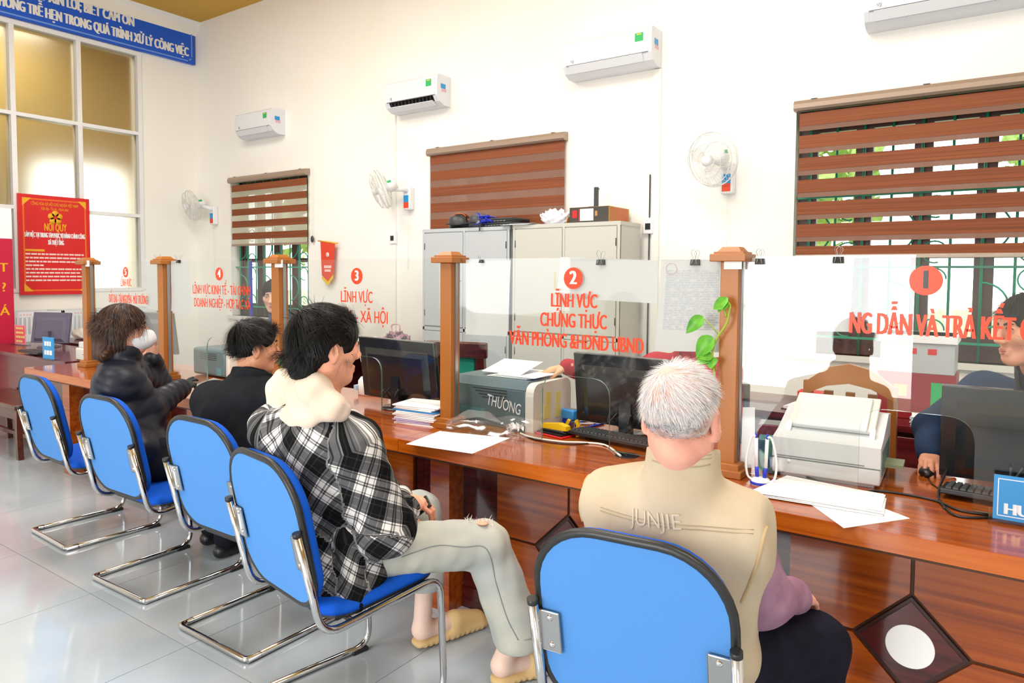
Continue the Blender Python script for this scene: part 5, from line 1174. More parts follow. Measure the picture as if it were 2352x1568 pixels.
navy = mat('navy_jacket_cloth', (34, 50, 76), .85, spec=.15, var=((44, 62, 90), 7, .4, .7)); grey = mat('grey_green_jacket_cloth', (74, 80, 80), .85); red = mat('crimson_sweater_knit', (176, 24, 48), .9, bump=(160, .3, .003)); bluec = mat('blue_shirt_collar', (44, 74, 120), .8)
officer('man in a navy jacket behind the right glass, hand on a mouse', Head((.06, 2.985, 1.325), frame((-.80, -.60, -.10)), 1.0), V(.11, 3.06, 1.16), (V(.28, 3.02, 1.06), V(-.06, 3.24, 1.06)), (V(.42, 3.22, .86), V(-.24, 3.36, .88)), (V(.34, 3.3, .82), V(-.225, 3.15, .815)), V(.13, 3.32, .56), V(.11, 3.15, .88), navy, skin('officer_skin', (222, 158, 128)),
    (((-.8, -.3, 0), (0, 0, 1), REL, (.2, .2), .06, None), ((.06, -.97, -.12), (0, 0, 1), [(.35, .5, .3)]*4, (.25, .2), .07, None)), seed=7, extra=(mat('dark_collar', (24, 26, 34), .8),))
officer('man in a grey jacket with blue collar, far behind the glass numbered 4', Head((-4.56, 3.36, 1.325), frame((.62, -.78, -.16)), 1.0), V(-4.58, 3.42, 1.16), (V(-4.42, 3.56, 1.07), V(-4.74, 3.34, 1.07)), (V(-4.26, 3.56, .86), V(-4.80, 3.3, .86)), (V(-4.30, 3.42, .8), V(-4.72, 3.36, .8)), V(-4.62, 3.6, .56), V(-4.6, 3.48, .88), grey, skin('officer_skin_pale', (236, 190, 168)),
    (((.2, -.9, 0), (0, 0, 1), REL, (.2, .2), .06, None), ((.2, -.9, 0), (0, 0, 1), REL, (.2, .2), .06, None)), seed=8, extra=(bluec,))
officer('officer in a crimson sweater, hidden by a monitor and papers', Head((-1.33, 3.42, 1.27), frame((-.25, -1, -.25)), .98), V(-1.33, 3.50, 1.10), (V(-1.15, 3.52, 1.01), V(-1.51, 3.48, 1.01)), (V(-1.08, 3.36, .84), V(-1.61, 3.28, .94)), (V(-1.14, 3.24, .80), V(-1.80, 3.06, 1.04)), V(-1.31, 3.66, .56), V(-1.32, 3.54, .84), red, skin('officer_skin_light', (238, 190, 150)),
    (((-.3, -.9, 0), (0, 0, 1), REL, (.2, .2), .06, None), ((-.88, -.36, -.22), (-.2, -.1, 1), [(.25, .3, .2)]*4, (.2, .2), .08, None)), seed=9)
M['brasshandle'] = mat('dull_brass_handle', (198, 186, 140), .4)
M['bagwhite'] = mat('white_thin_plastic_bag', (232, 232, 244), .4)
M['paleblue'] = mat('pale_blue_sheet', (176, 210, 228), .6); M['darkprint'] = mat('charcoal_box_print', (66, 62, 58), .5)
M['maroon'] = wood('maroon_desk_laminate', (50, 8, 16), (84, 20, 26), (104, 32, 36), (2, 24, 24), .25, .3)
M['blackback'] = mat('dark_glossy_monitor_back', (30, 34, 38), .22, coat=.3)
M['sea'] = mat('dull_teal_side', (92, 140, 146), .4); M['sagecard'] = mat('sage_grey_card', (150, 164, 134), .5)
M['lilac'] = mat('lilac_folder', (190, 176, 214), .6)
M['sleeve'] = mat('pale_clear_sleeve', (210, 206, 198), .2)
M['bench'] = wood('dark_bench_wood', (50, 22, 14), (86, 40, 24), (110, 56, 34), (1.5, 16, 16), .3, .3)
# ------------------------------------------------------------------ steel cabinets and what lies on them
CB = 4.95
def cabinet(x0, x1, m, label, top):
    t = thing('steel_cabinet', label, 'cabinet', (x0, CB, 0), group='two door steel cabinets under the middle window'); w = x1-x0; d = WY-.085-CB
    MB().box(0, w, .012, d, 0, top-.03).box(-.004, w+.004, .0, d, top-.03, top).box(0, .022, 0, .02, .05, top-.03).box(w-.022, w, 0, .02, .05, top-.03).box(0, w, 0, .02, .0, .06).box(0, w, 0, .02, .98, 1.01).box(w/2-.01, w/2+.01, 0, .02, .06, top-.03).obj('body', m, t)
    for z0, z1 in ((.07, .97), (1.02, top-.04)):
        for a, b, hx in ((.026, w/2-.014, 1), (w/2+.014, w-.026, -1)):
            dr = MB().box(a, b, -.006, .014, z0, z1, bev=.004).obj('door', m, t); x = (b-.05) if hx > 0 else (a+.05)
            if hx > 0:
                MB().box(x-.022, x+.0, -.0075, -.005, (z0+z1)/2-.07, (z0+z1)/2+.07, bev=.001).obj('recessed_handle', M['brasshandle'], dr); MB().lathe([(.009, 0), (.009, .004), (0, .004)], n=12, M=Matrix.Translation((x+.03, -.006, (z0+z1)/2)) @ Matrix.Rotation(PI/2, 4, 'X')).obj('key_lock', M['chrome'], dr)
            xh = a+.004 if hx > 0 else b-.004
            for z in (z0+.12, z1-.12): MB().cyl((xh, -.007, z-.03), (xh, -.007, z+.03), .004, 6).obj('hinge', M['dgrey'], dr)
    return t
cl0, cl1, cr0, cr1 = aty(971, 530, CB).x, aty(1170, 530, CB).x, aty(1178, 530, CB).x, aty(1424, 530, CB).x; ctop = aty(1300, 512, CB).z
cabinet(cl0, cl1, M['cabinet2'], 'cool grey steel cabinet with helmets and laptops on top', ctop-.005); cabinet(cr0, cr1, M['cabinet'], 'beige grey steel cabinet with a cardboard box on top', ctop)
def topz(x, y=None): return ctop
def on_cab(px, Y=5.08): p = aty(px, 500, Y); return (p.x, Y, ctop+.0005)
def helmet(px, Y, rz, m1, m2, label, r=.125):
    t = thing('motorcycle_helmet', label, 'helmet', on_cab(px, Y), rz, 'helmets on the cool grey cabinet')
    MB().lathe([(0, r*1.25), (r*.45, r*1.17), (r*.8, r*.9), (r*.98, r*.5), (r, .05), (r*.9, .0), (r*.82, .005)], n=28).obj('shell', m1, t)
    b = MB(); rows = []
    for q, z in ((1.02, .35*r), (1.012, .55*r), (.93, .8*r), (.83, .95*r)): rows.append([b.b.verts.new((q*r*math.cos(a), q*r*math.sin(a), z)) for a in np.linspace(-2.5, -.64, 15)])
    for A, B in zip(rows, rows[1:]): b._tag([b.b.faces.new((A[j], A[j+1], B[j+1], B[j])) for j in range(14)], True)
    b.obj('visor', M['dgrey'], t)
    MB().tube([(.72*r*math.sin(a)*1.38*.99, -.25*r, r*1.25*.93*math.cos(a)+.004) for a in np.linspace(-1.1, 1.1, 15)], .012, 8, flat=.5).obj('stripe', m2, t)
    MB().prism([(.95*r*math.cos(a), .95*r*math.sin(a), .035) for a in np.linspace(-2.4, -.7, 12)]+[((r+.045)*math.cos(a), (r+.045)*math.sin(a), .028) for a in np.linspace(-1.0, -2.1, 8)], (0, 0, .008)).obj('peak', M['black'], t)
helmet(1058, 5.12, .2, M['blackgloss'], M['orangeline'], 'glossy dark helmet with orange stripe on the cool grey cabinet', .115); helmet(1102, 5.06, -.5, mat('silver_grey_helmet', (120, 124, 136), .3, metal=.4), M['cobalt'], 'silver grey helmet with blue straps on the cool grey cabinet', .105)
t = thing('blue_strap_bundle', 'bundle of bright blue straps beside the silver helmet', 'straps', on_cab(1118, 4.99)); b = MB()
for k in range(7): a = rng.normal(size=(5, 3))*[.05, .025, .0]; b.tube(smooth_path([Vector((a[i, 0], a[i, 1], .012+.02*i*(i < 4)+abs(rng.normal())*.02)) for i in range(5)], 4), .011, 6, flat=.35)
b.obj('strap', M['cobalt'], t); MB().tube(smooth_path([(-.02, -.03, .02), (-.03, -.06, .0), (-.025, -.07, -.04)], 4), .009, 6, flat=.4).obj('hanging_strap', M['black'], t)
for k, (px, dz, rz) in enumerate(((1160, 0, -.12), (1158, .036, -.04))):
    q = on_cab(px, 5.1); t = thing('laptop_computer', ['black closed laptop, lower of the two on the cool grey cabinet', 'black closed laptop, upper of the two on the cool grey cabinet'][k], 'laptop', (q[0], q[1], q[2]+dz), rz, 'laptops on the steel cabinet')
    MB().box(-.19, .19, -.13, .13, 0, .018, bev=.005).obj('base', M['black'], t); MB().box(-.19, .19, -.13, .13, .0185, .034, bev=.005).obj('lid', M['dgrey'], t)
    b = MB(); [b.box(-.12+i*.035, -.095+i*.035, -.1312, -.13, .005, .013) for i in range(7)]; b.obj('side_ports', M['mgrey'], t)['kind'] = 'stuff'
t = thing('paper_sheets', 'loose pale blue and white sheets over the gap between the steel cabinets', 'paper', on_cab(1195, 5.02), .1)
for k in range(4): MB().box(-.14+.03*k, .12+.02*k, -.1, .1-.01*k, .003*k, .003*k+.0015).obj('sheet', M['paper'] if k != 2 else M['paleblue'], t)
b = MB(); g = bmesh.ops.create_icosphere(b.b, subdivisions=4, radius=1)
for v in g['verts']:
    n = v.co.normalized(); v.co = Vector((n.x*.13, n.y*.09, max(0, n.z*.07+.055)))*(1+.16*math.sin(n.x*11+n.y*7)*math.cos(n.z*9+n.x*5))
b._tag(b.b.faces, True); t = thing('plastic_bag', 'crumpled white plastic bag left of the cardboard box', 'bag', on_cab(1277, 5.08)); b.obj('bag_body', M['bagwhite'], t); MB().tube(smooth_path([(-.1, 0, .07), (-.15, -.01, .09), (-.12, -.02, .05)], 4), .014, 6, flat=.4).obj('bag_handle', M['bagwhite'], t)
qa, qb = aty(1308, 500, 4.99), aty(1398, 500, 4.99); t = thing('cardboard_box', 'flat cardboard box with dark printed side and red dotted end', 'box', (qa.x, 4.99, ctop), .0); w = qb.x-qa.x
MB().box(0, w, 0, .36, 0, .125).obj('carton', M['cardboard'], t); MB().box(.002, w-.002, -.0015, 0, .002, .123).obj('dark_print', M['darkprint'], t)
MB().box(w*.28, w*.62, -.003, -.0015, .015, .11).obj('white_label', M['paper'], t); MB().box(w*.08, w*.2, -.003, -.0015, .04, .1).box(w*.25, w*.28, -.003, -.0015, .015, .11).obj('red_print', M['red'], t); MB().box(w*.66, w*.72, -.003, -.0015, .05, .09).obj('tan_print', M['cardboard'], t)
b = MB()
for i in range(13):
    for j in range(5): b.box(w, w+.0012, .03+i*.024, .042+i*.024, .02+j*.02+(i % 2)*.008, .03+j*.02+(i % 2)*.008)
b.obj('red_dots', M['red'], t)['kind'] = 'stuff'; MB().box(-.05, 0, -.02, .3, .0, .003, Matrix.Translation((0, 0, .05)) @ Matrix.Rotation(-1.2, 4, 'Y')).obj('flap', M['cardboard'], t)
q = on_cab(1366, 5.14); t = thing('black_stand', 'upright black plastic stand on the cardboard box', 'stand', (q[0], q[1], ctop+.1255)); MB().box(-.03, .03, -.06, .06, 0, .012, bev=.004).obj('foot', M['black'], t); MB().hull8([(sx*(.022 if z == 0 else .016)+(.0 if z == 0 else .012), sy*.012, z) for sx in (-1, 1) for sy in (-1, 1) for z in (.01, .17)]).box(0, .035, -.01, .01, .15, .16).obj('upright', M['dgrey'], t)

# ------------------------------------------------------------------ desks and chairs behind the counter
def side_desk(x0, x1, y0, y1, label, drawers=()):
    t = thing('office_desk', label, 'desk', (x0, y0, 0)); w, d = x1-x0, y1-y0
    MB().box(0, w, 0, d, .725, .755).obj('desktop', M['maroon'], t); MB().box(.02, w-.02, d-.04, d-.02, .1, .725).box(.0, .03, .02, d-.02, 0, .725).box(w-.03, w, .02, d-.02, 0, .725).obj('carcass', M['maroon'], t)
    for k in range(3):
        for a in drawers:
            f = MB().box(a, a+.42, .0, .02, .11+k*.2, .3+k*.2, bev=.003).obj('drawer', M['maroon'], t); MB().tube(rounded([(a+.13, .0, .22+k*.2), (a+.13, -.025, .22+k*.2), (a+.29, -.025, .22+k*.2), (a+.29, .0, .22+k*.2)], .015, 4), .005, 8).obj('drawer_handle', M['steel'], f)
    return t
side_desk(-1.45, .45, 4.0, 4.62, 'maroon desk with drawers behind the right glass', (1.02, 1.45))
side_desk(-5.6, -4.55, 4.75, 5.3, 'maroon side desk below the wall behind the glass numbered 3')
def box_at(name, label, cat, loc, s, m, rz=0, parts=()):
    t = thing(name, label, cat, loc, rz); MB().box(-s[0]/2, s[0]/2, -s[1]/2, s[1]/2, 0, s[2], bev=.002).obj('body', m, t)
    for n, a, mm in parts: MB().box(*a).obj(n, mm, t)
    return t
p = aty(2108, 830, 4.3); box_at('carton_box', 'pale grey box with red marks, on the maroon desk behind the right glass', 'box', (p.x, 4.38, 1.0), (.34, .3, .2), M['cabinet2'], 0, (('lid', (-.18, .18, -.16, .16, .16, .2), M['paper']), ('red_print', (-.02, .0, -.1512, -.15, .1, .13), M['red']), ('red_print', (.05, .09, -.1512, -.15, .1, .13), M['red'])))
box_at('gift_box', 'dark red patterned box under the pale grey box', 'box', (p.x, 4.36, .7555), (.36, .26, .244), mat('dark_red_box', (150, 24, 40), .5), 0, (('gold_print', (-.1, -.04, -.1312, -.13, .12, .18), M['gold']), ('green_print', (.07, .12, -.1312, -.13, .08, .2), M['leafgreen'])))
p = aty(2150, 870, 4.12); t = thing('paper_stack', 'small stack of white slips on the maroon desk', 'paper', (p.x, 4.12, .7555))
for k in range(8): MB().box(-.1, .1, -.07, .07, k*.006, k*.006+.004, Matrix.Rotation(.1*math.sin(k*2), 4, 'Z')).obj('slip', M['paper'] if k % 3 else M['paleblue'], t)
p = aty(1850, 880, 4.25); box_at('red_box', 'small bright red box beside the open book', 'box', (p.x, 4.42, .7555), (.14, .1, .07), M['red'])
p = aty(1895, 880, 4.2); t = thing('open_book', 'open book with white pages on the maroon desk', 'book', (p.x, 4.22, .7555), -.1)
for s in (-1, 1): MB().prism([(s*x, -.12, z) for x, z in ((0, .004), (.0, .03), (.05, .04), (.12, .034), (.19, .016), (.19, .004))], (0, .24, 0)).obj('page_block', M['paper'], t)
MB().box(-.2, .2, -.125, .125, 0, .004).obj('cover', M['darkprint'], t)
def wood_chair(loc, rz, label, m, pad=None, arch=False):
    t = thing('wooden_chair', label, 'chair', loc, rz)
    MB().box(-.21, .21, -.2, .22, .42, .45, bev=.008).obj('seat', m, t)
    for s in (-1, 1): MB().box(s*.19-.02, s*.19+.02, -.2, -.16, 0, .42).obj('leg', m, t); MB().hull8([(s*.19+sx*.02, .19+sy*.02+(.08 if z > .5 else 0), z) for sx in (-1, 1) for sy in (-1, 1) for z in (0, 1.0)]).obj('rear_post', m, t)
    if arch: MB().prism([(x, .255, z) for x, z in [(-.21, .94), (-.21, .99), (-.1, 1.06), (0, 1.08), (.1, 1.06), (.21, .99), (.21, .94), (.1, .985), (0, 1.0), (-.1, .985)]], (0, .035, 0)).obj('top_rail', m, t)
    else: MB().box(-.23, .23, .25, .29, .93, 1.04, bev=.012).obj('top_rail', m, t)
    for k in range(3 if not pad else 2): x = (-.1+.1*k) if not pad else (-.15+.3*k); MB().box(x-.02, x+.02, .225, .25, .45, .96).obj('splat', m, t)
    if pad: MB().box(-.125, .125, .205, .25, .5, .93, bev=.01).obj('back_pad', pad, t)
    return t
p = aty(1090, 800, 4.0); wood_chair((p.x-.02, 4.0, 0), PI+.25, 'dark wooden chair with a teal back pad behind glass 2', M['mahogany'], M['teal'])
p = aty(1985, 830, 3.62); wood_chair((p.x, 3.5, 0), PI, 'caramel wooden chair with arched top rail behind the right glass', M['post'], None, True).scale = (.86, .9, 1.05)
b = MB(); g = bmesh.ops.create_icosphere(b.b, subdivisions=4, radius=1)
for v in g['verts']: n = v.co.normalized(); v.co = Vector((n.x*.16, n.y*.11, max(0, n.z*.1+.085)))*(1+.1*math.sin(n.x*13+n.y*9)*math.cos(n.z*11))
b._tag(b.b.faces, True); p = aty(908, 755, 4.95); t = thing('plastic_bag', 'pink and dark translucent bag on the side desk behind glass 3', 'bag', (p.x, 4.98, .7555)); b.obj('bag_body', mat('pinkish_plastic_bag', (186, 140, 156), .3, var=((70, 64, 80), 14, .45, .6)), t); MB().tube(smooth_path([(-.06, 0, .16), (-.08, 0, .24), (.02, 0, .25), (.03, 0, .17)], 4), .008, 6).obj('bag_handle', M['pink'], t)
for k in range(3): p = aty(938+k*12, 760, 4.95); t = thing('drinking_glass', ['leftmost small drinking glass beside the pinkish bag', 'middle small drinking glass of the three by the pinkish bag', 'rightmost small drinking glass of the three by the pinkish bag'][k], 'glass', (p.x+.02, 5.0, .7555), group='drinking glasses on the side desk'); MB().lathe([(.0, .0), (.028, 0), (.034, .09), (.031, .09), (.026, .006), (0, .006)], n=16).obj('tumbler', M['acrylic'], t); MB().lathe([(0, .008), (.025, .008), (.028, .04), (0, .04)], n=16).obj('drink', M['orangeline'], t)

# red pennant and blue ribbon near the far left window
p = aty(713, 594, 5.1); t = thing('red_pennant', 'red pennant with yellow fringe hanging near the far left window', 'pennant', (p.x, 5.34, p.z)); s = 1.0
MB().prism([(-.12, 0, .2), (.12, 0, .17), (.09, 0, -.17), (0, 0, -.25), (-.10, 0, -.18)], (0, .004, 0)).obj('cloth', mat('orange_red_pennant', (226, 70, 44), .6), t)
MB().prism([(-.10, .001, -.17), (.0, .001, -.245), (.09, .001, -.165), (.09, .001, -.21), (0, .001, -.295), (-.10, .001, -.22)], (0, .003, 0)).obj('fringe', M['yellow'], t); MB().cyl((-.16, .002, .21), (.16, .002, .175), .008, 8).obj('rod', M['gold'], t)
b = MB(); b.lathe([(.028, 0), (.028, .002), (0, .002)], n=12, M=Matrix.Translation((0, -.001, .05)) @ Matrix.Rotation(PI/2, 4, 'X')); b.obj('white_emblem', M['cream'], t); MB().box(-.06, .06, -.002, 0, -.1, -.07).box(-.05, .05, -.002, 0, -.14, -.115).obj('white_print', M['cream'], t)
p = aty(576, 640, 4.9); p = aty(576, 640, 5.455); t = thing('blue_ribbon', 'narrow bright blue ribbon hanging in front of the far left window', 'ribbon', (p.x, 5.455, aty(576, 600, 5.455).z)); MB().box(-.03, .03, 0, .004, -.8, 0).obj('ribbon_band', M['cobalt'], t); MB().box(-.035, .035, -.002, .002, -.86, -.8).obj('yellow_end', M['yellow'], t); MB().cyl((-.03, .002, 0), (-.03, .03, .02), .004, 6).obj('hook', M['steel'], t)

# ------------------------------------------------------------------ screens
def monitor(loc, rz, w, h, z0, label, mb=None, tilt=.12, ports=True):
    m = mb or M['blackback']; t = thing('computer_monitor', label, 'monitor', (loc[0], loc[1], CT), rz)
    T = Matrix.Translation((0, 0, z0-CT)) @ Matrix.Rotation(tilt, 4, 'X')
    MB().box(-w/2, w/2, -.012, .014, 0, h, T, bev=.004).obj('panel', m, t); MB().box(-w/2+.008, w/2-.008, .0145, .0155, .02, h-.008, T).obj('screen', M['blackgloss'], t)
    MB().hull8([tuple(T @ Vector((sx*(w*.42 if y > -.02 else w*.36), y, h*.5+sz*(h*.40 if y > -.02 else h*.3)-h*.06))) for sx in (-1, 1) for y in (-.03, -.011) for sz in (-1, 1)]).obj('back_cover', m, t)
    MB().box(-.03, .03, -.05, -.02, .012, z0-CT+h*.4).obj('neck', m, t); MB().lathe([(0, .012), (.09, .012), (.1, .006), (.102, 0), (0, 0)], c=(0, -.01, 0), n=28).obj('base', m, t)
    if ports:
        b = MB().box(-.02, .015, -.036, -.029, h*.2, h*.2+.018, T).obj('video_plug', M['cobalt'], t)
        for k in (-1, 1): MB().tube(smooth_path([T @ Vector((k*.035-.003, -.04, h*.2+.008)), T @ Vector((k*.05-.02, -.07, h*.1)), Vector((k*.05-.02, -.06, .1)), Vector((k*.03-.02, -.03, .05)), Vector((-.01, .03, .006))], 6), .0045, 8).obj('cable', M['black'], t)
    return t
monitor((.10, 2.97), .04, .56, .335, .79, 'dark monitor seen from behind at the right edge of the picture')
monitor((-1.405, 2.96), -.05, .56, .335, .80, 'dark monitor behind the old man and the number 2 screen')
monitor((-2.725, 2.83), -.06, .60, .345, .80, 'dark monitor behind the glass numbered 3')
p = atz(352, 830); monitor((p.x, p.y+.05), .1, .5, .34, .83, 'grey monitor behind the glass numbered 5', M['mgrey'], ports=False)

# ------------------------------------------------------------------ printers
def flat_printer():
    a, b, c = atz(1768, 1093), atz(2020, 1128), atz(2048, 1070); w = .36; d = .40; rz = math.atan2(b.y-a.y, b.x-a.x)*.5
    t = thing('white_printer', 'white flat printer with raised paper guide beside the pen stand', 'printer', (a.x, 2.70, CT+.0005), rz); h = .145
    MB().box(0, w, 0, d, .012, .07, bev=.006).box(.02, w-.02, .02, d-.02, 0, .014).obj('lower_body', M['printer'], t)
    MB().prism([(0, 0, .072), (0, 0, h), (0, .09, h+.015), (0, d*.72, h+.075), (0, d, h+.06), (0, d, .072)], (w, 0, 0)).obj('upper_body', M['printer'], t)
    MB().box(.012, w-.05, -.002, .0, .077, .08).box(0, w, -.001, .0005, .0695, .0725).obj('panel_gap', M['mgrey'], t)
    T = Matrix.Translation((w*.5, .10, h+.02)) @ Matrix.Rotation(.36, 4, 'X')
    MB().box(-.125, .125, 0, .24, .012, .022, T, bev=.004).obj('paper_guide', M['printer'], t); MB().box(-.15, .15, .01, .26, -.002, .012, T, bev=.004).obj('cover', M['offwhite'], t)
    for xg in (w*.5-.15, w*.5+.135): MB().prism([(xg, .07, h+.012), (xg, .11, h+.045), (xg, .11, h+.01)], (.018, 0, 0)).obj('guide_rail', M['printer'], t)
    MB().lathe([(0, .004), (.006, .003), (.007, 0)], n=12, M=Matrix.Translation((.06, -.0, .06)) @ Matrix.Rotation(PI/2, 4, 'X')).obj('button', M['paper'], t)
    MB().box(w, w+.001, .05, d-.04, .03, h-.02).obj('side_recess', M['sea'], t); MB().box(w, w+.06, .16, .27, .045, .058, Matrix.Rotation(.0, 4, 'Y')).obj('side_tray', M['sagecard'], t)
flat_printer()
def grey_printer():
    x0, x1, y0, y1, h = -2.27, -1.835, 2.735, 3.09, .235; t = thing('slate_printer', 'slate grey laser printer with a handwritten white name on its side', 'printer', (x0, y0, CT+.0005)); w, d = x1-x0, y1-y0
    MB().box(0, w, 0, d, .006, h-.04, bev=.008).obj('body', M['pgrey'], t); MB().hull8([(x, y if z < h-.03 else (.03 if y == 0 else d-.03), z) for x in (0, w) for y in (0, d) for z in (h-.04, h)]).obj('top_cover', M['pgrey'], t)
    b = MB()
    for k in range(4): b.box(.12+.02*k, .33, -.0012, .001, h-.055-k*.014, h-.049-k*.014)
    b.obj('air_slots', M['dgrey'], t)['kind'] = 'stuff'
    pr = [(w, y, z) for y, z in rounded([Vector((.0, 0, 0)).xy, Vector((.0, .22)).xy, Vector((d-.02, .22)).xy, Vector((d-.02, 0)).xy], .06, 5)] if False else [(w, p_.x, p_.y) for p_ in rounded([(0, 0, 0), (0, .228, 0), (d-.01, .228, 0), (d-.01, 0, 0)], .06, 5)]
    MB().prism(pr, (.045, 0, 0)).obj('front_door', M['offwhite'], t)
    for (y, z, s, rz) in ((.13, .15, .045, .05), (.22, .14, .045, -.04), (.12, .085, .055, .02), (.22, .075, .05, .08)): n = MB().box(w+.0455, w+.047, y-s/2, y+s/2, z-s*.62, z+s*.62).obj('sticky_note', M['sticky'], t)
    MB().box(.05, .2, -.0012, 0, .03, .085).obj('pale_label', M['sea'], t)
    text('THƯƠNG', .075, M['paper'], t, (.31, -.0018, .115), (PI/2, .16, 0), width=.20, ext=.0003, name='handwriting')
    for k in range(6): MB().box(.16, .40, .06, .30, .002*k, .002*k+.0012, Matrix.Translation((.01*k, .004*k, h+.002)) @ Matrix.Rotation(.06*math.sin(k*3), 4, 'Z')).obj('printed_sheet', M['paper'], t)
    MB().hull8([(x, y, h+.014+(.045 if y > .2 else 0)+zz) for x in (.10, .34) for y in (.1, .3) for zz in (0, .0015)]).obj('lifted_sheet', M['paper'], t)
grey_printer()
p = atz(470, 866); t = thing('slate_printer', 'smaller slate printer behind the glass numbered 4', 'printer', (p.x, p.y+.2, CT+.0005)); MB().box(-.2, .2, -.17, .17, .006, .2, bev=.02).obj('body', M['pgrey'], t); MB().box(.2, .235, -.17, .17, 0, .22, bev=.02).obj('front_door', M['offwhite'], t); MB().box(.1, .16, -.172, -.17, .02, .07).obj('pale_label', M['sea'], t)
b = MB(); [b.box(-.1, .1, -.1715, -.17, .12+k*.014, .126+k*.014) for k in range(4)]; b.obj('air_slots', M['dgrey'], t)['kind'] = 'stuff'
p = atz(532, 850); t = thing('red_tape_dispenser', 'dark red round dispenser beside the small slate printer', 'dispenser', (p.x, p.y+.05, CT)); MB().lathe([(0, -.02), (.045, -.02), (.05, 0), (.045, .02), (0, .02)], n=24, M=Matrix.Translation((0, 0, .05)) @ Matrix.Rotation(PI/2, 4, 'X')).obj('reel', M['red'], t); MB().box(-.06, .06, -.025, .025, 0, .02, bev=.005).obj('foot', M['red'], t)
# ------------------------------------------------------------------ table fan behind glass 3
p = atz(846, 906); t = thing('table_fan', 'white round table fan on a drum base behind the man in plaid', 'fan', (p.x, p.y+.04, CT), -.2)
MB().lathe([(0, 0), (.088, 0), (.092, .01), (.09, .085), (.075, .105), (0, .11)], n=32).obj('drum_base', M['white'], t); MB().cyl((0, 0, .1), (0, .02, .2), .02, 14).obj('neck', M['white'], t)
T = Matrix.Translation((0, 0, .235)) @ Matrix.Rotation(PI/2, 4, 'X'); b = MB()
for k in range(40): a = 2*PI*k/40; b.tube([T @ Vector((r*math.cos(a+.3*r*4), r*math.sin(a+.3*r*4), z)) for r, z in ((.028, .05), (.07, .045), (.105, .025), (.115, 0))], .0022, 5)
for r, z in ((.115, 0), (.07, .046), (.03, .05)): b.tube([T @ Vector((r*math.cos(a), r*math.sin(a), z)) for a in np.linspace(0, 2*PI, 37)[:-1]], .003, 6, closed=True)
b.obj('front_guard', M['white'], t); MB().lathe([(.116, .01), (.118, -.02), (.09, -.06), (.04, -.075), (0, -.075)], n=32, M=T).obj('rear_shell', M['white'], t); MB().lathe([(0, .055), (.03, .053), (.032, .045)], n=20, M=T).obj('hub_badge', M['offwhite'], t)
for k in range(5): a = 2*PI*k/5; MB().prism([tuple(T @ Vector((r*math.cos(a+d_), r*math.sin(a+d_), .0+.02*(d_ > .3)))) for r, d_ in ((.02, 0), (.1, .1), (.1, .8), (.02, .8))], (0, .002, 0)).obj('blade', M['fanblade'], t)
MB().box(-.075, -.055, -.0915, -.05, .03, .06, Matrix.Rotation(.3, 4, 'Z')).obj('blue_print', M['paleblue'], t)

# ------------------------------------------------------------------ small things on the counter
def pens(px, py, rz, label, m): p = atz(px, py); t = thing('ballpoint_pen', label, 'pen', (p.x, p.y, CT+.005), rz); MB().cyl((-.07, 0, 0), (.05, 0, 0), .0048, 10).obj('barrel', m[0], t); MB().cyl((.05, 0, 0), (.07, 0, 0), .0045, 10, .001).obj('tip', m[1], t)
pens(1340, 975, .5, 'white and blue pen lying nearest the keyboard of window 2', (M['paper'], M['cobalt'])); pens(1318, 972, .9, 'blue pen lying beside the staple remover', (M['cobalt'], M['black'])); pens(1328, 966, .7, 'second blue pen, partly on white papers', (M['cobalt'], M['paper'])); pens(1372, 978, 1.4, 'short pen with purple cap near the dark monitor', (M['cobalt'], M['paper']))
p = atz(1270, 1000); t = thing('ink_pad', 'flat black and red ink pad under the yellow stapler', 'ink pad', (p.x, p.y+.02, CT), -.2); MB().box(-.085, .085, -.05, .05, 0, .008, bev=.003).obj('red_tray', M['red'], t); MB().box(-.075, .075, -.043, .043, .0082, .014).obj('pad', M['black'], t)
t = thing('stapler', 'yellow stapler lying on the ink pad', 'stapler', (p.x, p.y+.02, CT+.0145), -.15); MB().box(-.075, .075, -.016, .016, 0, .008, bev=.003).obj('base_plate', M['black'], t); MB().prism([(-.075, -.017, .012), (-.075, -.017, .03), (.03, -.017, .045), (.075, -.017, .035), (.078, -.017, .016)], (0, .034, 0)).obj('top_arm', M['yellow'], t); MB().box(-.07, .06, -.012, .012, .008, .014).obj('staple_rail', M['steel'], t)
p = atz(1282, 988); t = thing('self_inking_stamp', 'light blue self inking stamp behind the stapler', 'stamp', (p.x, p.y+.12, CT), -.3); MB().box(-.04, .04, -.025, .025, 0, .035, bev=.006).obj('lower_case', M['cobalt'], t); MB().box(-.043, .043, -.028, .028, .035, .085, bev=.008).obj('upper_case', M['stampblue'], t); MB().box(-.03, .03, -.015, .015, .085, .087).obj('index_window', M['mgrey'], t)
p = atz(1313, 990); t = thing('staple_remover', 'yellow staple remover with steel jaws', 'staple remover', (p.x, p.y+.01, CT), .3)
for s in (-1, 1): MB().prism([(s*.006, -.012, 0), (s*.03, -.012, 0), (s*.036, -.012, .03), (s*.024, -.012, .055), (s*.01, -.012, .05), (s*.02, -.012, .028)], (0, .024, 0)).obj('grip', M['yellow'], t)
MB().box(-.008, .008, -.01, .01, .01, .045).obj('jaws', M['steel'], t)
p = atz(1358, 995); t = thing('correction_tape', 'small white and teal correction roller', 'correction tape', (p.x, p.y, CT), .8); MB().box(-.03, .03, -.014, .014, 0, .02, bev=.008).obj('case', M['paper'], t); MB().box(-.031, .0, -.0145, .0145, .003, .0205, bev=.006).obj('teal_cap', M['teal'], t)
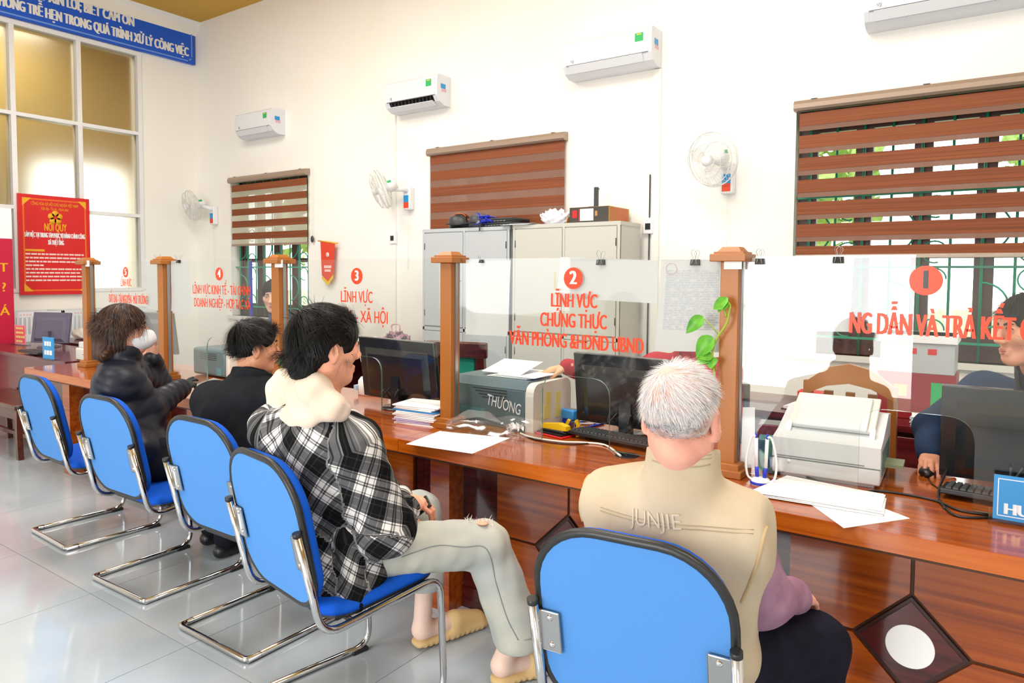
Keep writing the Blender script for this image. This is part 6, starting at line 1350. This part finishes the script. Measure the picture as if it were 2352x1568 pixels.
def keyboard(loc, rz, label, w=.44, d=.14):
    t = thing('computer_keyboard', label, 'keyboard', (loc[0], loc[1], CT+.012), (.06, 0, rz)); MB().box(-w/2, w/2, -d/2, d/2, 0, .018, bev=.004).obj('case', M['black'], t)
    b = MB(); nx_, ny = 20, 6; b2 = []
    for j in range(ny):
        for i in range(nx_): x = -w/2+.012+i*(w-.024)/nx_; y = -d/2+.012+j*(d-.024)/ny; b.hull8([(x+(.0 if z == 0 else .002)+sx*((w-.024)/nx_-.003-(0 if z == 0 else .004)), y+(0 if z == 0 else .002)+sy*((d-.024)/ny-.003-(0 if z == 0 else .004)), .018+z) for sx in (0, 1) for sy in (0, 1) for z in (0, .007)])
    b.obj('keys', M['dgrey'], t)['kind'] = 'stuff'
    for s in (-1, 1): MB().box(s*w*.4-.02, s*w*.4+.02, -d/2+.01, -d/2+.02, -.014, 0).obj('fold_out_foot', M['black'], t)
p = atz(1400, 1016); keyboard((p.x+.02, p.y+.02), PI-.12, 'black keyboard behind the arched opening of window 2'); keyboard((.06, 2.80), PI-.08, 'black keyboard at the right edge before the dark monitor'); p = atz(68, 815); keyboard((p.x, p.y+.05), PI, 'black keyboard on the plum desk at the left edge', .4)
t = thing('computer_mouse', 'black mouse under the hand of the man in the navy jacket', 'mouse', (-.222, 3.045, CT), .1); MB().ball((0, 0, .012), (.032, .055, .022), 18, 10).obj('mouse_body', M['black'], t); MB().lathe([(.006, -.003), (.008, 0), (.006, .003)], n=12, M=Matrix.Translation((0, -.03, .031)) @ Matrix.Rotation(PI/2, 4, 'Y')).obj('scroll_wheel', M['dgrey'], t)
def cable(pts, r, label, m, z=None): c = [Vector(q) if len(q) == 3 else atz(q[0], q[1], CT+r) for q in pts]; tag(MB().tube(smooth_path(c, 8), r, 8).obj('cable', m), label, 'cable')
A3 = lambda x, y, z: tuple(atz(x, y, z))
cable([(1195, 995), (1225, 1005), (1290, 1014), (1340, 1016), (1390, 1022), (1425, 1046)], .0045, 'pale grey cable running from the slate printer to the grommet', M['offwhite']); cable([(1200, 998), (1240, 1012), (1310, 1020), (1375, 1019), (1440, 1046)], .0028, 'thin black cable beside the pale grey one', M['black'])
cable([A3(1765, 1086, .765), (1825, 1087), (1880, 1105), (1950, 1132), (2010, 1127), (2080, 1135), (2150, 1150), (2205, 1172), (2270, 1182)], .0042, 'black cable running in front of the white printer', M['black'])
cable([(2170, 1168), (2155, 1135), A3(2170, 1090, .80), A3(2200, 1040, .86), A3(2245, 1014, .89), A3(2320, 1018, .88), A3(2400, 1050, .84)], .0042, 'black cable looping up before the right dark monitor', M['black']); cable([(2160, 1155), (2200, 1185), (2290, 1188)], .0042, 'black cable end running behind the blue name stand', M['black']); cable([(2132, 1098), (2140, 1110), (2160, 1124)], .0022, 'thin mouse cable of the black mouse', M['black'])
p = atz(1440, 1046); t = thing('cable_grommet', 'round black cable hole in the worktop beside the old man', 'grommet', (p.x, p.y, CT)); MB().lathe([(.04, .001), (.045, .003), (.05, .0005)], n=28).obj('ring', M['black'], t); MB().lathe([(0, .0006), (.041, .0006)], n=28).obj('hole', M['black'], t)
# papers lying on the counter
def lying(name, label, quads, m, group=None, z=CT):
    c = sum((atz(*q) for q in quads[0]), Vector())/4; t = thing(name, label, 'paper', (c.x, c.y, z)); 
    for k, q in enumerate(quads): P4 = [atz(*x) for x in q]; MB().prism([(p_.x-c.x, p_.y-c.y, .0004+k*.0016) for p_ in P4], (0, 0, .0012)).obj('sheet', m[k % len(m)], t)
    return t
q0 = [(1733, 1140), (1805, 1106), (2032, 1150), (2026, 1188)]
lying('paper_pile', 'pile of printed white sheets in front of the white printer', [[(1850, 1150), (1900, 1118), (2090, 1191), (1938, 1213)]]+[[(x+random.uniform(-5, 5), y+random.uniform(-3, 3)-k*.5) for x, y in q0] for k in range(9)], [M['paper']])
lying('document_wallet', 'clear plastic document wallet with white papers on the counter edge', [[(933, 1020), (1010, 990), (1172, 1006), (1085, 1042)], [(938, 1019), (1012, 992), (1165, 1007), (1083, 1040)]], [M['paper']])
b = MB(); rows = []; A_, B_, C_ = atz(1012, 992, CT+.004), atz(1168, 1004, CT+.004), aty(1090, 952, 2.57)
for i in range(9):
    v = i/8; row = []
    for j in range(15): u = j/14; base = A_.lerp(B_, u); hgt = (.11*math.sin(PI*min(1, max(0, u*.9+.06)))**.7)*v; row.append(b.b.verts.new(base+Vector((0, .05*v*(1-v)*2+.03*v, hgt+.004*math.sin(u*20+v*7)))))
    rows.append(row)
for r, s in zip(rows, rows[1:]): b._tag([b.b.faces.new((r[j], r[j+1], s[j+1], s[j])) for j in range(14)], True)
t = thing('wallet_flap', 'raised transparent flap of the document wallet with a white snap button', 'plastic film', tuple(A_.lerp(B_, .5))); o = b.obj('clear_film', M['clearplastic'], t); o.location = -(A_.lerp(B_, .5)); p = aty(1094, 968, 2.50)-A_.lerp(B_, .5); MB().ball(tuple(p), (.007, .003, .007), 10, 8).obj('snap_button', M['paper'], t)
p = atz(1188, 990); t = thing('crumpled_tissue', 'crumpled white netting against the slate printer', 'tissue', (p.x, p.y, CT)); b = MB()
for k in range(46): c = Vector((random.gauss(0, .03), random.gauss(0, .015), abs(random.gauss(.02, .016)))); a = Vector((random.gauss(0, 1), random.gauss(0, 1), random.gauss(0, 1))).normalized()*.022; e = a.orthogonal().normalized()*.010; c.z = max(c.z, .022); b.poly([c-a, c+e*.6, c+a, c-e])
b.obj('netting', M['paper'], t)['kind'] = 'stuff'
p = atz(968, 975); t = thing('paper_stack', 'thick stack of papers and folders left of the post between windows 3 and 2', 'paper', (p.x-.035, p.y+.06, CT), .12)
for k in range(12): MB().box(-.12+.012*math.sin(k*2.1), .12+.012*math.cos(k*1.7), -.09, .1, .008*k, .008*k+.006, Matrix.Rotation(.07*math.sin(k*1.3), 4, 'Z')).obj('folder' if k in (8, 1) else 'sheet_bundle', M['paper'] if k not in (1, 8, 2) else (M['stampblue'] if k == 8 else M['lilac']), t)
lying('paper_slips', 'small white slips behind the stamp of window 2', [[(1278, 965), (1290, 948), (1345, 955), (1330, 975)], [(1285, 968), (1300, 952), (1340, 960), (1322, 978)]], [M['paper']])
lying('plastic_sleeve', 'clear plastic sleeve on the counter edge before the masked woman', [[(446, 884), (490, 868), (540, 880), (470, 903)]], [M['sleeve']])
# pen stand
p = atz(1747, 1112); t = thing('pen_stand', 'white and blue pen stand holding two pens, with a looped white cord', 'pen stand', (p.x, p.y, CT)); MB().lathe([(0, 0), (.035, 0), (.036, .006), (.03, .02), (.018, .026), (0, .027)], n=24).obj('base', M['white'], t); MB().lathe([(.0362, .004), (.0365, .009), (.034, .013)], n=24).obj('blue_band', M['cobalt'], t)
for s in (-1, 1):
    pn = MB().cyl((s*.016, 0, .06), (s*.019, 0, .165), .0062, 12).obj('pen', M['white'], t); MB().cyl((s*.012, 0, .02), (s*.016, 0, .062), .0068, 12).obj('blue_socket', M['cobalt'], pn); MB().cyl((s*.019, 0, .165), (s*.0192, 0, .182), .004, 10).obj('pen_end', M['cobalt'], pn)
    MB().tube(smooth_path([(s*.03, 0, .012), (s*.048, .0, .03), (s*.052, .0, .09), (s*.036, .0, .165), (s*.02, .0, .172)], 6), .0042, 8).obj('cord', M['white'], t)
# blue name stand with HU lettering, cut by the frame
a, b_ = atz(2270, 1196), atz(2352, 1213); t = thing('name_stand', 'sky blue acrylic name stand at the right edge, white letters HU', 'sign', (a.x, a.y-.0, CT), .0); hgt = aty(2284, 1090, a.y).z-CT
MB().box(0, .26, -.03, .05, 0, .012, bev=.002).obj('acrylic_foot', M['acrylic'], t); T = Matrix.Translation((.01, .0, .012)) @ Matrix.Rotation(-.12, 4, 'X'); h_ = hgt-.012
MB().box(0, .24, -.001, .001, 0, h_, T).obj('print_card', M['skyblue'], t); MB().box(-.002, .242, -.005, -.003, 0, h_+.002, T).obj('acrylic_front', M['acrylic'], t)
bb = MB(); [bb.box(*q, T) for q in ((.01, .013, -.0022, -.0012, .01, h_-.01), (.227, .23, -.0022, -.0012, .01, h_-.01), (.01, .23, -.0022, -.0012, .01, .013), (.01, .23, -.0022, -.0012, h_-.013, h_-.01))]; bb.obj('border_line', M['paper'], t)
text('HU', .046, M['white'], t, tuple(T @ Vector((.03, -.0025, .032))), (PI/2-.12, 0, 0), bold=.003, ext=.0003, align='LEFT')
p = atz(1758, 1075); box_at('tissue_box', 'teal printed packet behind the pen stand', 'packet', (-.735, 2.78, CT), (.07, .1, .12), mat('teal_printed_packet', (60, 150, 130), .5, var=((40, 90, 130), 20, .4, .6)), .2)
box_at('card_terminal', 'small dark red device with a grey screen behind the pen stand', 'device', (-.76, 2.92, CT), (.1, .12, .15), mat('dark_red_device', (120, 40, 56), .4), .2, (('screen', (-.042, .042, -.05, .05, .15, .152), M['mgrey']),))
# jar and pothos at the nearest post
px_, py_ = POSTX[0]-.055, PYF-.055; t = thing('glass_jar', 'small glass jar with a white label at the foot of the nearest post', 'jar', (POSTX[0]-.095, PYF-.0, CT)); MB().lathe([(0, 0), (.03, 0), (.032, .01), (.032, .08), (.024, .1), (.022, .1), (.03, .08), (.03, .012), (0, .01)], n=20).obj('jar_wall', M['acrylic'], t); MB().lathe([(.0325, .03), (.0327, .03), (.0327, .065), (.0325, .065)], n=20).obj('label', M['paper'], t); MB().lathe([(0, .012), (.028, .012), (.028, .03), (0, .03)], n=16).obj('pebbles', M['darkprint'], t)
def leaf(b, base, tip, wid, nrm, fold=.3):
    base, tip, nrm = Vector(base), Vector(tip), Vector(nrm).normalized(); ax = tip-base; L = ax.length; ax.normalize(); side = ax.cross(nrm).normalized(); up = side.cross(ax); prof = [(0, .0), (.06, .5), (.2, .9), (.38, 1), (.6, .82), (.8, .48), (.93, .17), (1, 0)]; rows = []
    for u, w_ in prof: c = base+ax*L*u-up*(.18*L*u*u); rows.append([b.b.verts.new(c+side*s*wid*w_*.5+up*abs(s)*wid*w_*fold*.5) for s in (-1, -.5, 0, .5, 1)])
    for r, s in zip(rows, rows[1:]): b._tag([b.b.faces.new((r[j], r[j+1], s[j+1], s[j])) for j in range(4)], True)
PYL = 2.54
def pothos():
    Q = lambda x, y, Y=PYL: aty(x, y, Y); o = Q(1640, 1000); t = thing('pothos_vine', 'green pothos vine climbing the post behind the old man', 'plant', tuple(o)); R = lambda x, y, Y=PYL: aty(x, y, Y)-o
    MB().tube(smooth_path([R(1637, 1030, 2.58), R(1642, 900), R(1640, 850), R(1636, 810), R(1645, 780), R(1668, 745), R(1674, 720), R(1677, 702), R(1668, 692), R(1662, 700), R(1668, 728)], 6), [.0045]*61, 8).obj('stem', M['stem'], t)
    for a, e in (((1650, 768), (1618, 732)), ((1638, 806), (1630, 788)), ((1645, 850), (1640, 820))): MB().tube([R(*a), R((a[0]+e[0])/2, (a[1]+e[1])/2-2), R(*e)], .0022, 6).obj('leaf_stalk', M['stem'], t)
    for base, tip, w_, n in (((1615, 726), (1574, 764), .052, (.3, -1, .4)), ((1672, 690), (1638, 708), .05, (.2, -1, .3)), ((1670, 682), (1646, 716), .036, (-.3, -1, .1)), ((1636, 772), (1597, 820), .066, (.2, -1, .35)), ((1630, 822), (1597, 832), .05, (0, -1, .8)), ((1634, 820), (1632, 845), .05, (.2, -1, .2)), ((1634, 812), (1606, 822), .045, (.5, -1, .4))):
        b = MB(); leaf(b, R(*base), R(*tip, PYL-.03), w_, n); b.obj('leaf', M['leaf'], t)
pothos()
def small_pothos():
    p = aty(640, 860, 2.5); t = thing('small_pothos', 'small pothos sprig behind the hood of the man in plaid', 'plant', tuple(p)); R = lambda x, y: aty(x, y, 2.5)-p
    MB().tube(smooth_path([R(630, 900), R(640, 860), R(648, 835)], 5), .003, 6).obj('stem', M['stem'], t)
    for b0, tp in (((640, 855), (655, 845)), ((640, 862), (632, 880)), ((648, 836), (640, 826))): b = MB(); leaf(b, R(*b0), R(*tp), .03, (0, -1, .4)); b.obj('leaf', M['leaf'], t)
    MB().lathe([(0, 0), (.035, 0), (.04, .09), (.036, .09), (.03, .006), (0, .006)], c=R(632, 905)+Vector((0, 0, -.09)), n=18).obj('pot', M['yellow'], t)
small_pothos()

# ------------------------------------------------------------------ plum desk and things at the left edge
DY = 2.62
t = thing('reception_desk', 'plum brown desk at the left edge, next to the orange counter', 'desk', (-8.4, DY, 0)); x1 = -6.30+8.4
MB().box(0, x1, .0, .62, CT-.03, CT).obj('desktop', M['desk'], t); MB().box(0, x1-.02, .02, .04, 0, CT-.03).obj('front_board', M['desk'], t); MB().box(x1-.03, x1, .02, .6, 0, CT-.03).obj('side_board', M['mahogany'], t)
p = aty(140, 752, 4.3); t = thing('office_desk', 'dark purple brown desk far behind the plum desk', 'desk', (LX+.53, 3.32, 0)); MB().box(0, 1.6, 0, .5, .74, .77).obj('desktop', M['maroon'], t); MB().box(0, .03, .02, .48, 0, .74).box(1.57, 1.6, .02, .48, 0, .74).box(0, 1.6, .05, .07, .2, .74).obj('carcass', M['maroon'], t)
monitor((atz(140, 795).x, 3.05), .42, .42, .30, .80, 'dark purple monitor standing tilted on the plum desk', mat('dusty_purple_monitor_back', (92, 86, 108), .4), -.16, False)
a = atz(150, 832); t = thing('low_printer', 'low pale grey printer on the plum desk beside the leftmost post', 'printer', (a.x, 2.74, CT+.0005)); MB().box(-.13, .25, 0, .36, 0, .10, bev=.01).obj('lower_body', M['offwhite'], t); MB().box(-.12, .24, .02, .34, .10, .15, bev=.01).obj('upper_body', M['printer'], t); MB().box(.0, .2, -.002, 0, .05, .055).obj('tray_gap', M['mgrey'], t); MB().hull8([(x, y, .15+(.0 if x > .1 else .07)+z) for x in (-.02, .24) for y in (.05, .3) for z in (0, .004)]).obj('paper_tray', M['paper'], t)
def desk_sign(px, py, w, h, m1, m2, label, n):
    p = atz(px, py); t = thing('desk_sign', label, 'sign', (p.x, p.y, CT), .1); MB().box(-w/2-.03, w/2+.03, -.035, .035, 0, .01, bev=.002).obj('acrylic_foot', M['acrylic'], t); MB().box(-w/2, w/2, -.002, .002, .01, h).obj('print_card', m1, t); MB().box(-w/2+.012, w/2-.012, -.003, -.0022, .02, h-.012).obj('print_field', m2, t)
    b = MB()
    for k in range(n):
        z = .01+(h-.01)*(k+.7)/(n+.4); x = -w/2+.03
        while x < w/2-.05: ww = random.uniform(.02, .045); b.box(x, x+ww, -.0042, -.0032, z-.35*h/n/2-.004, z+.35*h/n/2); x += ww+.008
    b.obj('printed_lines', M['white'] if n == 2 else M['sticky'], t)['kind'] = 'stuff'
desk_sign(112, 826, .17, .19, M['skyblue'], mat('blue_print_field', (40, 150, 216), .4), 'small light blue desk sign with two white lines on the plum desk', 2); desk_sign(47, 792, .2, .2, M['pinkcard'] if 'pinkcard' in M else mat('pink_sign_card', (236, 150, 170), .5), mat('orange_pink_field', (238, 96, 110), .5), 'small orange pink desk sign near the crimson banner', 4)
# white slotted crates under the frosted panes
CRATES = [(LX+.2, 3.30+.54*c, .36*r, ('bottom', 'upper', 'topmost')[r]+' white slotted crate '+('nearest the crimson banner', 'in the middle of the row below the rules poster', 'at the right end of the row, behind the leftmost post')[c]) for c in range(3) for r in range(3)]
for k, (x, y, z, l) in enumerate(CRATES):
    t = thing('plastic_crate', l, 'crate', (x, y, z), group='white slotted crates against the left wall'); w = .53; d = .36; h = .345; b = MB()
    b.box(-d/2, d/2, -w/2, w/2, 0, .012).box(-d/2, -d/2+.012, -w/2, w/2, 0, h)
    for s in (-1, 1): b.box(-d/2, d/2, s*w/2-.012*(s > 0), s*w/2+.012*(s < 0), 0, h)
    b.obj('crate_body', M['printer'], t); b = MB().box(d/2-.012, d/2, -w/2, w/2, .0, .1).box(d/2-.012, d/2, -w/2, w/2, h-.06, h); 
    for i in range(13): y_ = -w/2+i*(w-.018)/12; b.box(d/2-.012, d/2, y_, y_+.018, .1, h-.06)
    b.obj('slotted_side', M['printer'], t)
    f = MB()
    for i in range(4): f.box(d/2, d/2+.001, -.15+i*.03, -.132+i*.03, h-.04, h-.025)
    f.obj('pink_print', M['pink'], t)['kind'] = 'stuff'
p = aty(190, 742, 3.62); t = thing('white_cloth', 'bunched white cloth on the dark desk behind the leftmost post', 'cloth', (p.x+.1, 3.62, .7705)); b = MB(); g = bmesh.ops.create_icosphere(b.b, subdivisions=3, radius=1)
for v in g['verts']: n = v.co.normalized(); v.co = Vector((n.x*.2, n.y*.12, max(0, n.z*.07+.05)))*(1+.15*math.sin(n.x*9+n.z*8))
b._tag(b.b.faces, True); b.obj('cloth_body', M['offwhite'], t)
# blue chair behind the plum desk, cut by the left edge; wooden bench in front of it
p = aty(8, 790, 3.6); dup(C0, (p.x-.12, 3.55, 0), (0, 0, PI-.5), 'blue chair behind the plum desk, cut by the left edge')
t = thing('wooden_bench', 'dark brown wooden bench at the left edge in front of the plum desk', 'bench', (atz(45, 1055, 0).x, atz(45, 1055, 0).y, 0)); MB().box(-1.0, .04, -.04, .3, .40, .44, bev=.006).obj('bench_seat', M['bench'], t); MB().box(-.95, .0, .0, .03, .31, .40).obj('apron', M['bench'], t)
for x in (-.93, 0):
    for y in (.0, .26): MB().prism([(x-.025, y-.02, .4), (x+.025, y-.02, .4), (x+.02, y-.02, .2), (x+.035, y-.02, 0), (x-.005, y-.02, 0), (x-.02, y-.02, .2)], (0, .04, 0)).obj('leg', M['bench'], t)
MB().box(-.93, .0, .12, .15, .12, .15).obj('stretcher', M['bench'], t)
